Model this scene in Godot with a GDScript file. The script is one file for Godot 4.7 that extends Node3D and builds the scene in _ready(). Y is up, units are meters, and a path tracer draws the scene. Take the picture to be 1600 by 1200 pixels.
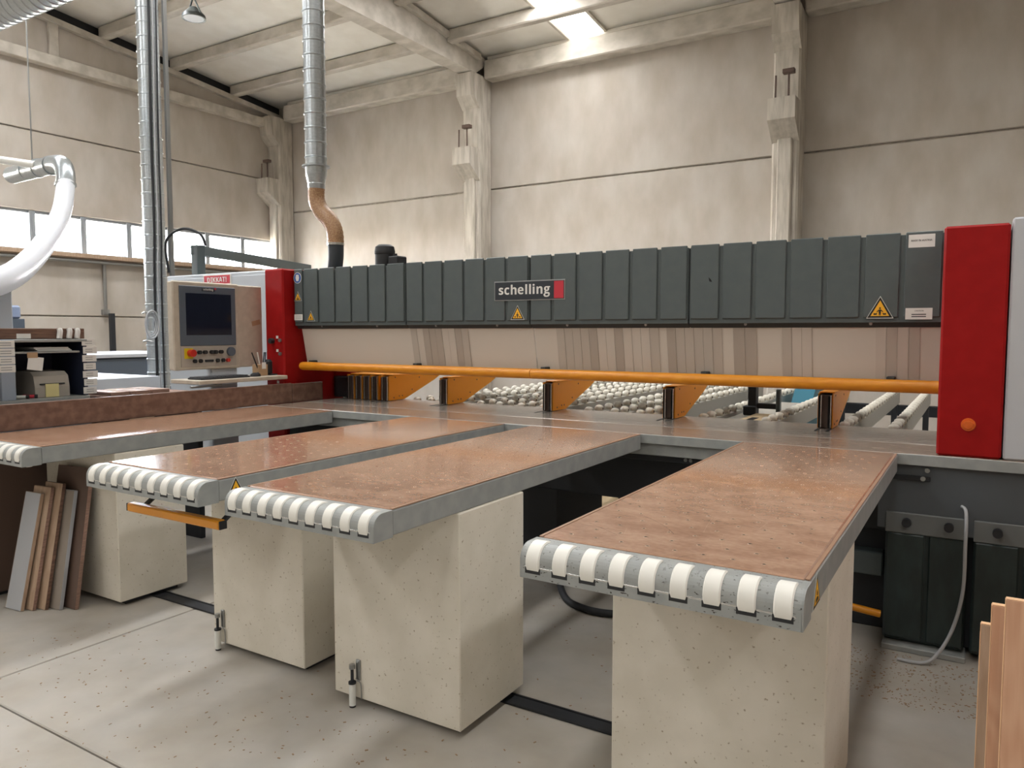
extends Node3D

const TABLE_Y := 0.952
var M := {}
var cache := {}
var counts := {}
var font: SystemFont
# profile axes: polygon x -> world z, polygon y -> world y, thickness along world x
const ZY := Basis(Vector3(0, 0, 1), Vector3(0, 1, 0), Vector3(-1, 0, 0))

# ------------------------------------------------------------------ helpers
func c(hex: String) -> Color:
	return Color.html(hex)

func numbered(nm: String) -> String:
	counts[nm] = counts.get(nm, 0) + 1
	return nm if counts[nm] == 1 else "%s_%03d" % [nm, counts[nm] - 1]

func thing(nm: String, label: String, cat: String, at := Vector3.ZERO, group := "") -> Node3D:
	var o := Node3D.new()
	o.name = numbered(nm)
	add_child(o, true)
	o.position = at
	o.set_meta("label", label)
	o.set_meta("category", cat)
	if group != "":
		o.set_meta("group", group)
	return o

func struct(nm: String, label: String, cat: String, at := Vector3.ZERO) -> Node3D:
	var o := thing(nm, label, cat, at)
	o.set_meta("kind", "structure")
	return o

func put(nm: String, par: Node3D, mesh: Mesh, m: Material, xf: Transform3D) -> MeshInstance3D:
	var o := MeshInstance3D.new()
	o.name = nm
	o.mesh = mesh
	if m:
		o.material_override = m
	par.add_child(o, true)
	o.global_transform = xf
	return o

func quad(st: SurfaceTool, a: Vector3, b: Vector3, d: Vector3, e: Vector3, n: Vector3) -> void:
	tri(st, a, b, d, n)
	tri(st, a, d, e, n)

func tri(st: SurfaceTool, a: Vector3, b: Vector3, d: Vector3, n: Vector3) -> void:
	var l := [a, b, d]
	if (b - a).cross(d - a).dot(n) > 0.0:
		l = [a, d, b]
	for v in l:
		st.set_normal(n)
		st.add_vertex(v)

func box_mesh(s: Vector3, b: float) -> ArrayMesh:
	var key := "box%.4f,%.4f,%.4f,%.4f" % [s.x, s.y, s.z, b]
	if cache.has(key):
		return cache[key]
	b = minf(b, minf(s.x, minf(s.y, s.z)) * 0.3)
	var h := s * 0.5
	var st := SurfaceTool.new()
	st.begin(Mesh.PRIMITIVE_TRIANGLES)
	for ax in 3:
		for sg in [-1.0, 1.0]:
			var n := Vector3.ZERO
			n[ax] = sg
			var u := (ax + 1) % 3
			var v := (ax + 2) % 3
			var pts := []
			for k in [[-1, -1], [1, -1], [1, 1], [-1, 1]]:
				var p := Vector3.ZERO
				p[ax] = sg * h[ax]
				p[u] = k[0] * (h[u] - b)
				p[v] = k[1] * (h[v] - b)
				pts.append(p)
			quad(st, pts[0], pts[1], pts[2], pts[3], n)
	for ax in 3:
		var u := (ax + 1) % 3
		var v := (ax + 2) % 3
		for su in [-1.0, 1.0]:
			for sv in [-1.0, 1.0]:
				var n := Vector3.ZERO
				n[u] = su
				n[v] = sv
				n = n.normalized()
				var pts := []
				for k in [[-1, 0], [1, 0], [1, 1], [-1, 1]]:
					var p := Vector3.ZERO
					p[ax] = k[0] * (h[ax] - b)
					p[u] = su * (h[u] - (b if k[1] else 0.0))
					p[v] = sv * (h[v] - (0.0 if k[1] else b))
					pts.append(p)
				quad(st, pts[0], pts[1], pts[2], pts[3], n)
	for sx in [-1.0, 1.0]:
		for sy in [-1.0, 1.0]:
			for sz in [-1.0, 1.0]:
				tri(st, Vector3(sx * h.x, sy * (h.y - b), sz * (h.z - b)), Vector3(sx * (h.x - b), sy * h.y, sz * (h.z - b)), Vector3(sx * (h.x - b), sy * (h.y - b), sz * h.z), Vector3(sx, sy, sz).normalized())
	cache[key] = st.commit()
	return cache[key]

func box(nm: String, par: Node3D, at: Vector3, s: Vector3, m: Material, b := 0.003) -> MeshInstance3D:
	return put(nm, par, box_mesh(s, b), m, Transform3D(Basis(), at))

# box given by its two extreme corners
func span(nm: String, par: Node3D, lo: Vector3, hi: Vector3, m: Material, b := 0.003) -> MeshInstance3D:
	return box(nm, par, (lo + hi) * 0.5, (hi - lo).abs(), m, b)

func along(p0: Vector3, p1: Vector3) -> Basis:
	var y := (p1 - p0).normalized()
	var x := y.cross(Vector3(0.31, 0.2, 0.93)).normalized()
	return Basis(x, y, x.cross(y))

func rod(nm: String, par: Node3D, p0: Vector3, p1: Vector3, r: float, m: Material, seg := 14, r2 := -1.0) -> MeshInstance3D:
	var l := p0.distance_to(p1)
	var key := "cyl%.4f,%.4f,%.4f,%d" % [r, r2, l, seg]
	if not cache.has(key):
		var cm := CylinderMesh.new()
		cm.bottom_radius = r
		cm.top_radius = r if r2 < 0.0 else r2
		cm.height = l
		cm.radial_segments = seg
		cm.rings = 1
		cache[key] = cm
	return put(nm, par, cache[key], m, Transform3D(along(p0, p1), (p0 + p1) * 0.5))

# a square tube between two points
func bar(nm: String, par: Node3D, p0: Vector3, p1: Vector3, w: float, h: float, m: Material) -> MeshInstance3D:
	var z := (p1 - p0).normalized()
	var x := Vector3.UP.cross(z).normalized()
	return put(nm, par, box_mesh(Vector3(w, h, p0.distance_to(p1)), 0.004), m, Transform3D(Basis(x, z.cross(x), z), (p0 + p1) * 0.5))

func lathe_mesh(prof: Array, seg: int, st: SurfaceTool = null) -> SurfaceTool:
	if st == null:
		st = SurfaceTool.new()
		st.begin(Mesh.PRIMITIVE_TRIANGLES)
	for i in prof.size() - 1:
		var a: Vector2 = prof[i]
		var b: Vector2 = prof[i + 1]
		var sl := (b - a)
		if sl.length() < 1e-6:
			continue
		var nn := Vector2(sl.y, -sl.x).normalized()
		for k in seg:
			var t0 := TAU * k / seg
			var t1 := TAU * (k + 1) / seg
			var d0 := Vector3(cos(t0), 0, sin(t0))
			var d1 := Vector3(cos(t1), 0, sin(t1))
			var q := [d0 * a.x + Vector3.UP * a.y, d1 * a.x + Vector3.UP * a.y, d1 * b.x + Vector3.UP * b.y, d0 * b.x + Vector3.UP * b.y]
			var ns := [d0 * nn.x + Vector3.UP * nn.y, d1 * nn.x + Vector3.UP * nn.y, d1 * nn.x + Vector3.UP * nn.y, d0 * nn.x + Vector3.UP * nn.y]
			for t in [[0, 1, 2], [0, 2, 3]]:
				if a.x < 1e-6 and t[2] == 2 and t[1] == 1:
					continue
				var ord: Array = t
				if (q[t[1]] - q[t[0]]).cross(q[t[2]] - q[t[0]]).dot(ns[0] + ns[1]) > 0.0:
					ord = [t[0], t[2], t[1]]
				for j in ord:
					st.set_normal(ns[j])
					st.add_vertex(q[j])
	return st

func lathe(nm: String, par: Node3D, prof: Array, m: Material, xf: Transform3D, seg := 24) -> MeshInstance3D:
	return put(nm, par, lathe_mesh(prof, seg).commit(), m, xf)

# polygon in its own x, y; thickness along its z
func prism_mesh(poly: PackedVector2Array, depth: float) -> ArrayMesh:
	var st := SurfaceTool.new()
	st.begin(Mesh.PRIMITIVE_TRIANGLES)
	var h := depth * 0.5
	var ids := Geometry2D.triangulate_polygon(poly)
	for i in range(0, ids.size(), 3):
		for sg in [-1.0, 1.0]:
			var z := Vector3(0, 0, sg * h)
			tri(st, Vector3(poly[ids[i]].x, poly[ids[i]].y, 0) + z, Vector3(poly[ids[i + 1]].x, poly[ids[i + 1]].y, 0) + z, Vector3(poly[ids[i + 2]].x, poly[ids[i + 2]].y, 0) + z, Vector3(0, 0, sg))
	var turn := -1.0 if Geometry2D.is_polygon_clockwise(poly) else 1.0
	for i in poly.size():
		var a := poly[i]
		var b := poly[(i + 1) % poly.size()]
		var n := Vector3((b - a).y, -(b - a).x, 0).normalized() * turn
		quad(st, Vector3(a.x, a.y, -h), Vector3(b.x, b.y, -h), Vector3(b.x, b.y, h), Vector3(a.x, a.y, h), n)
	return st.commit()

func prism(nm: String, par: Node3D, poly: Array, depth: float, m: Material, xf: Transform3D) -> MeshInstance3D:
	return put(nm, par, prism_mesh(PackedVector2Array(poly), depth), m, xf)

# profile in (z, y) swept along x from x0 to x1
func profile(nm: String, par: Node3D, poly: Array, x0: float, x1: float, m: Material) -> MeshInstance3D:
	return prism(nm, par, poly, absf(x1 - x0), m, Transform3D(ZY, Vector3((x0 + x1) * 0.5, 0, 0)))

func smooth_path(pts: Array, sub := 8) -> Array:
	var out := []
	for i in pts.size() - 1:
		var p0: Vector3 = pts[maxi(i - 1, 0)]
		var p1: Vector3 = pts[i]
		var p2: Vector3 = pts[i + 1]
		var p3: Vector3 = pts[mini(i + 2, pts.size() - 1)]
		for k in sub:
			out.append(p1.cubic_interpolate(p2, p0, p3, float(k) / sub))
	out.append(pts[-1])
	return out

func tube(nm: String, par: Node3D, pts: Array, r0: float, m: Material, seg := 10, r1 := -1.0, ripple := 0.0, sub := 8) -> MeshInstance3D:
	var path := smooth_path(pts, sub)
	if r1 < 0.0:
		r1 = r0
	var st := SurfaceTool.new()
	st.begin(Mesh.PRIMITIVE_TRIANGLES)
	var rings := []
	var x := Vector3.ZERO
	for i in path.size():
		var t: Vector3 = (path[mini(i + 1, path.size() - 1)] - path[maxi(i - 1, 0)]).normalized()
		if i == 0:
			x = t.cross(Vector3(0.3, 0.9, 0.31)).normalized()
		x = (x - t * x.dot(t)).normalized()
		var y := t.cross(x)
		var r := lerpf(r0, r1, float(i) / (path.size() - 1)) + (ripple if i % 2 else 0.0)
		var ring := []
		for k in seg:
			var a := TAU * k / seg
			ring.append([path[i] + (x * cos(a) + y * sin(a)) * r, x * cos(a) + y * sin(a)])
		rings.append(ring)
	for i in rings.size() - 1:
		for k in seg:
			var q := [rings[i][k], rings[i][(k + 1) % seg], rings[i + 1][(k + 1) % seg], rings[i + 1][k]]
			for t in [[0, 1, 2], [0, 2, 3]]:
				var ord: Array = t
				if (q[t[1]][0] - q[t[0]][0]).cross(q[t[2]][0] - q[t[0]][0]).dot(q[0][1] + q[2][1]) > 0.0:
					ord = [t[0], t[2], t[1]]
				for j in ord:
					st.set_normal(q[j][1])
					st.add_vertex(q[j][0])
	for e in [0, rings.size() - 1]:
		var n: Vector3 = (path[0] - path[1]).normalized() if e == 0 else (path[-1] - path[-2]).normalized()
		for k in seg:
			tri(st, path[e], rings[e][k][0], rings[e][(k + 1) % seg][0], n)
	return put(nm, par, st.commit(), m, Transform3D())

func text(nm: String, par: Node3D, words: String, at: Vector3, width: float, height: float, b: Basis, m: Material) -> MeshInstance3D:
	var t := TextMesh.new()
	t.text = words
	t.font = font
	t.font_size = 48
	t.pixel_size = 0.01
	t.depth = 0.02
	t.curve_step = 2.0
	var a := t.get_aabb()
	var s := Vector3(width / maxf(a.size.x, 0.001), height / maxf(a.size.y, 0.001), 0.05)
	var o := put(nm, par, t, m, Transform3D())
	o.global_transform = Transform3D(b * Basis.from_scale(s), at - b * (Vector3(a.get_center().x, a.get_center().y, 0) * s))
	return o

# ------------------------------------------------------------------ materials
func noise_tex(sd: int, freq: float, a: Color, b: Color, lo := 0.25, hi := 0.75, oct := 5, size := 512) -> NoiseTexture2D:
	var n := FastNoiseLite.new()
	n.seed = sd
	n.frequency = freq
	n.fractal_octaves = oct
	n.noise_type = FastNoiseLite.TYPE_SIMPLEX_SMOOTH
	var g := Gradient.new()
	g.offsets = PackedFloat32Array([lo, hi])
	g.colors = PackedColorArray([a, b])
	var t := NoiseTexture2D.new()
	t.width = size
	t.height = size
	t.seamless = true
	t.noise = n
	t.color_ramp = g
	return t

func plain(nm: String, col: Color, rough := 0.6, metal := 0.0) -> StandardMaterial3D:
	var m := StandardMaterial3D.new()
	m.resource_name = nm
	m.albedo_color = col
	m.roughness = rough
	m.metallic = metal
	M[nm] = m
	return m

func mottled(nm: String, tex: Texture2D, rough: float, sc: Vector3, world := true, metal := 0.0) -> StandardMaterial3D:
	var m := plain(nm, Color.WHITE, rough, metal)
	m.albedo_texture = tex
	m.uv1_triplanar = true
	m.uv1_world_triplanar = world
	m.uv1_scale = sc
	return m

func patches(m: StandardMaterial3D, tex: Texture2D, sc: Vector3) -> void:
	m.detail_enabled = true
	m.detail_blend_mode = BaseMaterial3D.BLEND_MODE_MUL
	m.detail_albedo = tex
	m.detail_uv_layer = BaseMaterial3D.DETAIL_UV_2
	m.uv2_triplanar = true
	m.uv2_world_triplanar = m.uv1_world_triplanar
	m.uv2_scale = sc

func relief(m: StandardMaterial3D, sd: int, freq: float, cm: float) -> void:
	m.heightmap_enabled = true
	m.heightmap_texture = noise_tex(sd, freq, Color.BLACK, Color.WHITE, 0.2, 0.8)
	m.heightmap_scale = cm

func laminate_image() -> ImageTexture:
	var rng := RandomNumberGenerator.new()
	rng.seed = 77
	var n := FastNoiseLite.new()
	n.seed = 5
	n.frequency = 0.012
	n.fractal_octaves = 4
	var n2 := FastNoiseLite.new()
	n2.seed = 9
	n2.frequency = 0.09
	var size := 768
	var im := Image.create(size, size, false, Image.FORMAT_RGB8)
	var dark := c("936e57")
	var light := c("be9b82")
	for y in size:
		for x in size:
			var v := 0.5 + 0.5 * n.get_noise_2d(x * 0.55, y) + 0.28 * n2.get_noise_2d(x * 0.6, y)
			im.set_pixel(x, y, dark.lerp(light, clampf(v, 0.0, 1.0)))
	for k in 230:
		var p := Vector2(rng.randf() * size, rng.randf() * size)
		var a := rng.randf_range(-0.6, 0.6) + (PI / 2 if rng.randf() < 0.3 else 0.0)
		var d := Vector2(cos(a), sin(a))
		var l := int(rng.randf_range(15, 170))
		var bend := rng.randf_range(-0.003, 0.003)
		var s := rng.randf_range(0.08, 0.42)
		var tint := c("dcc0a4") if rng.randf() < 0.75 else c("5a3822")
		for i in l:
			p += d
			d = d.rotated(bend)
			var q := Vector2i(posmod(int(p.x), size), posmod(int(p.y), size))
			im.set_pixelv(q, im.get_pixelv(q).lerp(tint, s))
	return ImageTexture.create_from_image(im)

func cherry_image() -> ImageTexture:
	var n := FastNoiseLite.new()
	n.seed = 21
	n.frequency = 0.008
	n.fractal_octaves = 3
	var n2 := FastNoiseLite.new()
	n2.seed = 22
	n2.frequency = 0.05
	var im := Image.create(512, 512, false, Image.FORMAT_RGB8)
	for y in 512:
		for x in 512:
			var w := n.get_noise_2d(x * 0.9, y * 0.35) * 9.0
			var v := 0.5 + 0.2 * sin(w * TAU * 0.4) + 0.3 * n2.get_noise_2d(x * 2.0, y * 0.12)
			im.set_pixel(x, y, c("b98b6d").lerp(c("cfa688"), clampf(v, 0.0, 1.0)))
	return ImageTexture.create_from_image(im)

func make_materials() -> void:
	var m := mottled("wall_concrete", noise_tex(1, 0.018, c("b8b1a7"), c("c0b9b0"), 0.05, 0.95), 0.9, Vector3(0.35, 0.12, 0.35))
	patches(m, noise_tex(2, 0.02, c("f0ece7"), c("ffffff"), 0.15, 0.8), Vector3(0.16, 0.09, 0.16))
	m = mottled("column_concrete", noise_tex(4, 0.012, c("aaa296"), c("c4bdb1")), 0.9, Vector3(1.4, 0.22, 1.4))
	m = mottled("beam_concrete", noise_tex(6, 0.01, c("b0a99d"), c("c8c1b6")), 0.9, Vector3(0.35, 0.5, 0.5))
	m = mottled("roof_sheet", noise_tex(7, 0.012, c("deD9cf"), c("e5e1d8")), 0.75, Vector3(0.3, 0.3, 0.3))
	m = mottled("floor_concrete", noise_tex(8, 0.02, c("aaa69f"), c("b3aea6"), 0.05, 0.95), 0.62, Vector3(0.45, 0.45, 0.45))
	patches(m, noise_tex(9, 0.012, c("ebe6de"), c("ffffff"), 0.1, 0.9), Vector3(0.3, 0.3, 0.3))
	m = mottled("floor_base", noise_tex(10, 0.03, c("4a443e"), c("5c554c")), 0.9, Vector3(1, 1, 1))
	m = mottled("frame_grey", noise_tex(11, 0.02, c("8d908e"), c("989a97")), 0.42, Vector3(0.9, 0.9, 0.9), false)
	m = mottled("nose_grey", noise_tex(11, 0.02, c("8d908e"), c("989a97")), 0.38, Vector3(0.9, 0.9, 0.9))
	patches(m, noise_tex(33, 0.05, c("4a3c34"), c("ffffff"), 0.17, 0.2, 4), Vector3(1.7, 3.2, 3.2))
	m = mottled("laminate", laminate_image(), 0.22, Vector3(0.85, 0.85, 0.85))
	m.clearcoat_enabled = true
	m.clearcoat = 0.6
	m.clearcoat_roughness = 0.1
	plain("nozzle_bronze", c("a5866d"), 0.3, 0.0)
	plain("edge_strip", c("9a7a63"), 0.35)
	m = mottled("cream_paint", noise_tex(12, 0.015, c("d3ccbd"), c("dad3c5")), 0.5, Vector3(0.6, 0.6, 0.6), false)
	patches(m, noise_tex(13, 0.11, c("a89c8a"), c("ffffff"), 0.1, 0.17, 3), Vector3(0.8, 0.8, 0.8))
	m = mottled("bed_steel", noise_tex(14, 0.03, c("968d84"), c("b0a79d")), 0.24, Vector3(0.4, 0.4, 3.0), true, 0.35)
	m = mottled("bed_brown", noise_tex(15, 0.03, c("806e61"), c("968374")), 0.2, Vector3(0.4, 0.4, 2.0))
	m = mottled("hood_grey", noise_tex(16, 0.02, c("4e5758"), c("525b5b"), 0.1, 0.9), 0.42, Vector3(1, 1, 1))
	plain("fascia_grey", c("4d5256"), 0.5)
	plain("flange_grey", c("686b6a"), 0.5)
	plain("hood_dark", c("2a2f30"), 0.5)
	m = mottled("cover_green", noise_tex(17, 0.02, c("212b2a"), c("283433")), 0.42, Vector3(1.2, 0.5, 1.2))
	plain("body_dark", c("24262a"), 0.6)
	plain("black_gap", c("0d0d0e"), 0.8)
	m = mottled("red_paint", noise_tex(18, 0.02, c("920e0e"), c("981111")), 0.55, Vector3(1, 1, 1))
	m.metallic_specular = 0.3
	plain("yellow_paint", c("d98e16"), 0.38)
	plain("gripper_yellow", c("f29a16"), 0.4)
	m = mottled("bar_orange", noise_tex(19, 0.02, c("cf820f"), c("dc9220")), 0.4, Vector3(0.6, 2, 2))
	plain("white_panel", c("b9bcc0"), 0.45)
	plain("white_plastic", c("e2e0d8"), 0.4)
	plain("rail_grey", c("a5a198"), 0.5)
	plain("roller_cream", c("d8d2c4"), 0.5)
	m = mottled("galvanised", noise_tex(20, 0.05, c("abb1b4"), c("b9bfc2"), 0.2, 0.8, 2), 0.3, Vector3(1.5, 1.5, 1.5), true, 0.85)
	plain("steel", c("9b9c9a"), 0.3, 0.8)
	plain("chrome", c("c9cac8"), 0.18, 0.9)
	plain("curtain_cream", c("c6beb2"), 0.6)
	plain("strip_grey", c("b1a89c"), 0.65)
	plain("strip_dark", c("a59b8f"), 0.65)
	plain("strip_pale", c("bfb6aa"), 0.65)
	plain("rubber", c("1c1d20"), 0.6)
	plain("hose_dark", c("2e3338"), 0.55)
	m = mottled("hose_brown", noise_tex(22, 0.06, c("8a6446"), c("b08e68")), 0.45, Vector3(2, 2, 2))
	m = plain("hose_clear", c("dfe1e6"), 0.35)
	m.backlight_enabled = true
	m.backlight = Color(0.6, 0.6, 0.6)
	m = mottled("console_beige", noise_tex(23, 0.02, c("b3a999"), c("bdb3a3")), 0.5, Vector3(1, 1, 1))
	plain("bezel_blue_grey", c("545d68"), 0.45)
	plain("screen_glass", c("14182a"), 0.12)
	plain("control_plate", c("a89f94"), 0.4)
	plain("cabinet_pale", c("b4bac0"), 0.45)
	plain("cabinet_blue_grey", c("8e98a4"), 0.45)
	plain("navy", c("262d44"), 0.6)
	plain("printer_grey", c("9b958b"), 0.5)
	plain("paper", c("d9d8d4"), 0.8)
	plain("paper_yellow", c("cfc58e"), 0.8)
	plain("tape_brown", c("a88a6a"), 0.6)
	plain("estop_red", c("c02a20"), 0.35)
	plain("estop_yellow", c("d8c020"), 0.4)
	plain("orange_button", c("d2601c"), 0.4)
	plain("sign_yellow", c("f0b428"), 0.45)
	plain("sign_black", c("17130f"), 0.5)
	plain("sign_white", c("dcdcd6"), 0.5)
	plain("sign_blue", c("2f5a9c"), 0.45)
	plain("sign_red", c("bd2a3a"), 0.45)
	plain("logo_black", c("2b3138"), 0.35)
	plain("ink", c("3a3a3c"), 0.8)
	m = mottled("wood_dark", noise_tex(24, 0.03, c("5c4438"), c("7b5d4c")), 0.55, Vector3(3, 3, 0.4))
	m = mottled("wood_board", noise_tex(25, 0.03, c("a58a72"), c("b39a83")), 0.6, Vector3(2.4, 0.4, 2.4))
	m = mottled("wood_stack", noise_tex(26, 0.04, c("83675a"), c("9a7b6b")), 0.6, Vector3(0.7, 4, 0.7))
	m = mottled("wood_pale", noise_tex(27, 0.03, c("c9ae86"), c("ddc69f")), 0.6, Vector3(0.5, 2, 2.0))
	m = mottled("fence_wood", noise_tex(28, 0.012, c("745a4e"), c("806659"), 0.1, 0.9), 0.4, Vector3(0.9, 3.0, 0.5))
	patches(m, noise_tex(29, 0.03, c("dcd6d4"), c("ffffff"), 0.3, 0.7), Vector3(0.4, 0.8, 0.8))
	m = mottled("cherry", cherry_image(), 0.45, Vector3(1.6, 0.8, 1.6))
	plain("cherry_edge", c("d9b088"), 0.6)
	plain("board_grey", c("a8a9ab"), 0.5)
	plain("board_taupe", c("8e8378"), 0.5)
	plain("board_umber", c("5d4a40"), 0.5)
	plain("blue_film", c("8f9db8"), 0.4)
	plain("sawdust", c("94795b"), 0.9)
	plain("teal_paint", c("2f6d80"), 0.5)
	plain("window_frame", c("8d9296"), 0.5)
	m = plain("glass", Color(0.9, 0.95, 1.0, 0.06), 0.05)
	m.transparency = BaseMaterial3D.TRANSPARENCY_ALPHA
	m = plain("skylight_panel", c("f4f6f4"), 0.6)
	m.emission_enabled = true
	m.emission = Color(1.0, 0.99, 0.96)
	m.emission_energy_multiplier = 2.0

# ------------------------------------------------------------------ light, camera, sky
func roof_y(z: float) -> float:
	return 6.51 + 0.1 * (12.0 - absf(z))

func set_view() -> void:
	var cam := Camera3D.new()
	cam.name = "camera"
	cam.fov = 53.72
	cam.near = 0.05
	cam.far = 200.0
	add_child(cam)
	cam.position = Vector3(0, 1.53, 0)
	cam.rotation = Vector3(deg_to_rad(-3.984), deg_to_rad(31.72), 0)
	cam.current = true
	var env := Environment.new()
	var sk := ProceduralSkyMaterial.new()
	sk.sky_top_color = c("b9cbe0")
	sk.sky_horizon_color = c("f6f2ec")
	sk.ground_horizon_color = c("cdc5b8")
	sk.ground_bottom_color = c("8f8b84")
	sk.sky_energy_multiplier = 6.0
	sk.ground_energy_multiplier = 7.0
	var sky := Sky.new()
	sky.sky_material = sk
	env.sky = sky
	env.background_mode = Environment.BG_SKY
	env.tonemap_mode = Environment.TONE_MAPPER_LINEAR
	env.tonemap_exposure = 1.6
	env.sdfgi_enabled = true
	env.ssao_enabled = true
	env.ssil_enabled = true
	var we := WorldEnvironment.new()
	we.name = "environment"
	we.environment = env
	add_child(we)
	# daylight through the translucent roof strips, one per bay; the corner bay strip is added to brighten it
	for i in SKY_X.size():
		var x: float = SKY_X[i]
		for sd in [-1.0, 1.0]:
			var z0: float = SKY_Z0[i] if sd < 0.0 else 11.8
			var l := AreaLight3D.new()
			l.name = "skylight_daylight"
			l.area_size = Vector2(0.62, absf(z0) - 0.4)
			l.light_energy = SKY_POWER[i] * (absf(z0) - 0.4) * (1.0 if sd < 0.0 else 0.45)
			l.light_color = Color(0.985, 0.99, 1.0)
			l.shadow_enabled = true
			add_child(l, true)
			var nrm := Vector3(0, -1, -0.1 * sd).normalized()
			var zz := -nrm
			var yy := Vector3(0, -0.1 * sd, 1).normalized()
			l.global_transform = Transform3D(Basis(yy.cross(zz), yy, zz), Vector3(x, roof_y((absf(z0) + 0.4) * 0.5) - 0.05, (absf(z0) + 0.4) * 0.5 * sd))
# one translucent strip per bay, the last one unseen and added for brightness: its x, where it starts at the eave side, its brightness per metre
const SKY_X := [-5.84, -0.3, 5.25, 10.8, -10.6]
const SKY_Z0 := [-11.3, -7.2, -7.2, -7.2, -6.8]
const SKY_POWER := [3.2, 1.0, 2.5, 2.2, 4.6]

# ------------------------------------------------------------------ the hall
func build_hall() -> void:
	var W: Material = M.wall_concrete
	# floor slabs with saw-cut joints
	var fl := struct("floor", "worn grey concrete floor with saw-cut joints and sawdust", "floor", Vector3(0, 0, 0))
	span("base_slab", fl, Vector3(-14, -0.3, -12.4), Vector3(14.4, -0.06, 12.4), M.floor_base, 0.0)
	var xs := [-14.0, -8.6, -3.64, 1.4, 6.4, 14.4]
	var zs := [-12.4, -6.4, -1.46, 3.6, 12.4]
	for i in xs.size() - 1:
		for j in zs.size() - 1:
			span("slab", fl, Vector3(xs[i] + 0.004, -0.06, zs[j] + 0.004), Vector3(xs[i + 1] - 0.004, 0, zs[j + 1] - 0.004), M.floor_concrete, 0.004)
	# back wall of precast panels between columns
	var wb := struct("wall_back", "beige precast concrete panel wall behind the saw", "wall", Vector3(0, 0, -12))
	span("wall_core", wb, Vector3(-13.9, 0, -12.4), Vector3(14.4, 7.0, -12.06), M.column_concrete, 0.0)
	var cols := [-13.3, -8.05, -2.52, 3.0, 8.55, 14.0]
	for i in cols.size() - 1:
		for r in [[0.0, 2.08], [2.1, 4.15], [4.175, 6.5]]:
			span("wall_panel", wb, Vector3(cols[i] + 0.02, r[0], -12.06), Vector3(cols[i + 1] - 0.02, r[1], -12.0), W, 0.012)
	# left wall: windows in a band
	var wl := struct("wall_left", "beige precast concrete gable wall with a band of windows", "wall", Vector3(-13.5, 0, 0))
	var core := M.column_concrete as Material
	span("wall_core", wl, Vector3(-13.9, 0, -12.06), Vector3(-13.56, 2.86, 12.1), core, 0.0)
	span("wall_core", wl, Vector3(-13.9, 3.54, -12.06), Vector3(-13.56, 6.3, 12.1), core, 0.0)
	for r in [[0.0, 1.78], [1.8, 2.86], [3.54, 4.84], [4.86, 6.0]]:
		for s in [[-12.0, -5.2], [-5.18, 1.6], [1.62, 12.0]]:
			span("wall_panel", wl, Vector3(-13.56, r[0], s[0]), Vector3(-13.5, r[1], s[1]), W, 0.01)
	prism("gable_panel", wl, [Vector2(-12, 6.0), Vector2(12, 6.0), Vector2(12, 6.3), Vector2(0, 7.5), Vector2(-12, 6.3)], 0.06, W, Transform3D(ZY, Vector3(-13.53, 0, 0)))
	prism("gable_core", wl, [Vector2(-12.06, 6.3), Vector2(12.06, 6.3), Vector2(12.06, 6.7), Vector2(0, 7.9), Vector2(-12.06, 6.7)], 0.3, M.body_dark, Transform3D(ZY, Vector3(-13.75, 0, 0)))
	span("ledge", wl, Vector3(-13.5, 5.94, -11.6), Vector3(-13.32, 6.12, 12), M.beam_concrete, 0.01)
	for z in [-7.1, -2.6, 2.0]:
		span("gable_post", wl, Vector3(-13.5, 6.12, z - 0.08), Vector3(-13.42, roof_y(z) - 0.3, z + 0.08), M.beam_concrete, 0.01)
	for sd in [-1.0, 1.0]:
		bar("verge_rail", wl, Vector3(-13.45, 6.24, 11.98 * sd), Vector3(-13.45, 7.44, 0.02 * sd), 0.1, 0.1, M.beam_concrete)
	# other walls, out of sight, that close the hall
	for q in [["wall_right", Vector3(14.0, 0, -12), Vector3(14.4, 7.7, 12)], ["wall_front", Vector3(-13.9, 0, 12.0), Vector3(14.4, 7.0, 12.4)]]:
		var w := struct(q[0], "plain beige concrete wall closing the hall, " + ("gable end" if q[0] == "wall_right" else "long side"), "wall", Vector3(q[1].x, 0, q[1].z))
		span("wall_panel", w, q[1], q[2], W, 0.0)
	# windows in the band
	var mz := [-11.79, -10.92, -10.05, -9.2, -8.37, -7.53, -6.68, -5.8, -4.9, -4.0, -3.1, -2.2]
	for i in mz.size() - 1:
		var w := struct("window_%d" % (i + 1), "narrow grey framed window pane in the high band of the gable wall", "window", Vector3(-13.6, 2.86, mz[i]))
		w.set_meta("group", "windows in the gable wall band")
		for e in [[mz[i], mz[i] + 0.05], [mz[i + 1] - 0.05, mz[i + 1]]]:
			span("frame_post", w, Vector3(-13.72, 2.89, e[0]), Vector3(-13.52, 3.54, e[1]), M.window_frame, 0.006)
		span("frame_rail", w, Vector3(-13.7, 2.86, mz[i]), Vector3(-13.54, 2.91, mz[i + 1]), M.window_frame, 0.006)
		span("frame_rail", w, Vector3(-13.7, 3.49, mz[i]), Vector3(-13.54, 3.54, mz[i + 1]), M.window_frame, 0.006)
		span("pane", w, Vector3(-13.64, 2.91, mz[i] + 0.05), Vector3(-13.63, 3.49, mz[i + 1] - 0.05), M.glass, 0.0)
	span("wall_core", wl, Vector3(-13.9, 2.86, -2.2), Vector3(-13.5, 3.54, 12.1), core, 0.0)
	span("wall_core", wl, Vector3(-13.9, 2.86, -12.06), Vector3(-13.5, 3.54, -11.79), core, 0.0)
	var sill := struct("trim_1", "dusty wooden sill below the window band of the gable wall", "sill", Vector3(-13.4, 2.76, -7))
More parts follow.
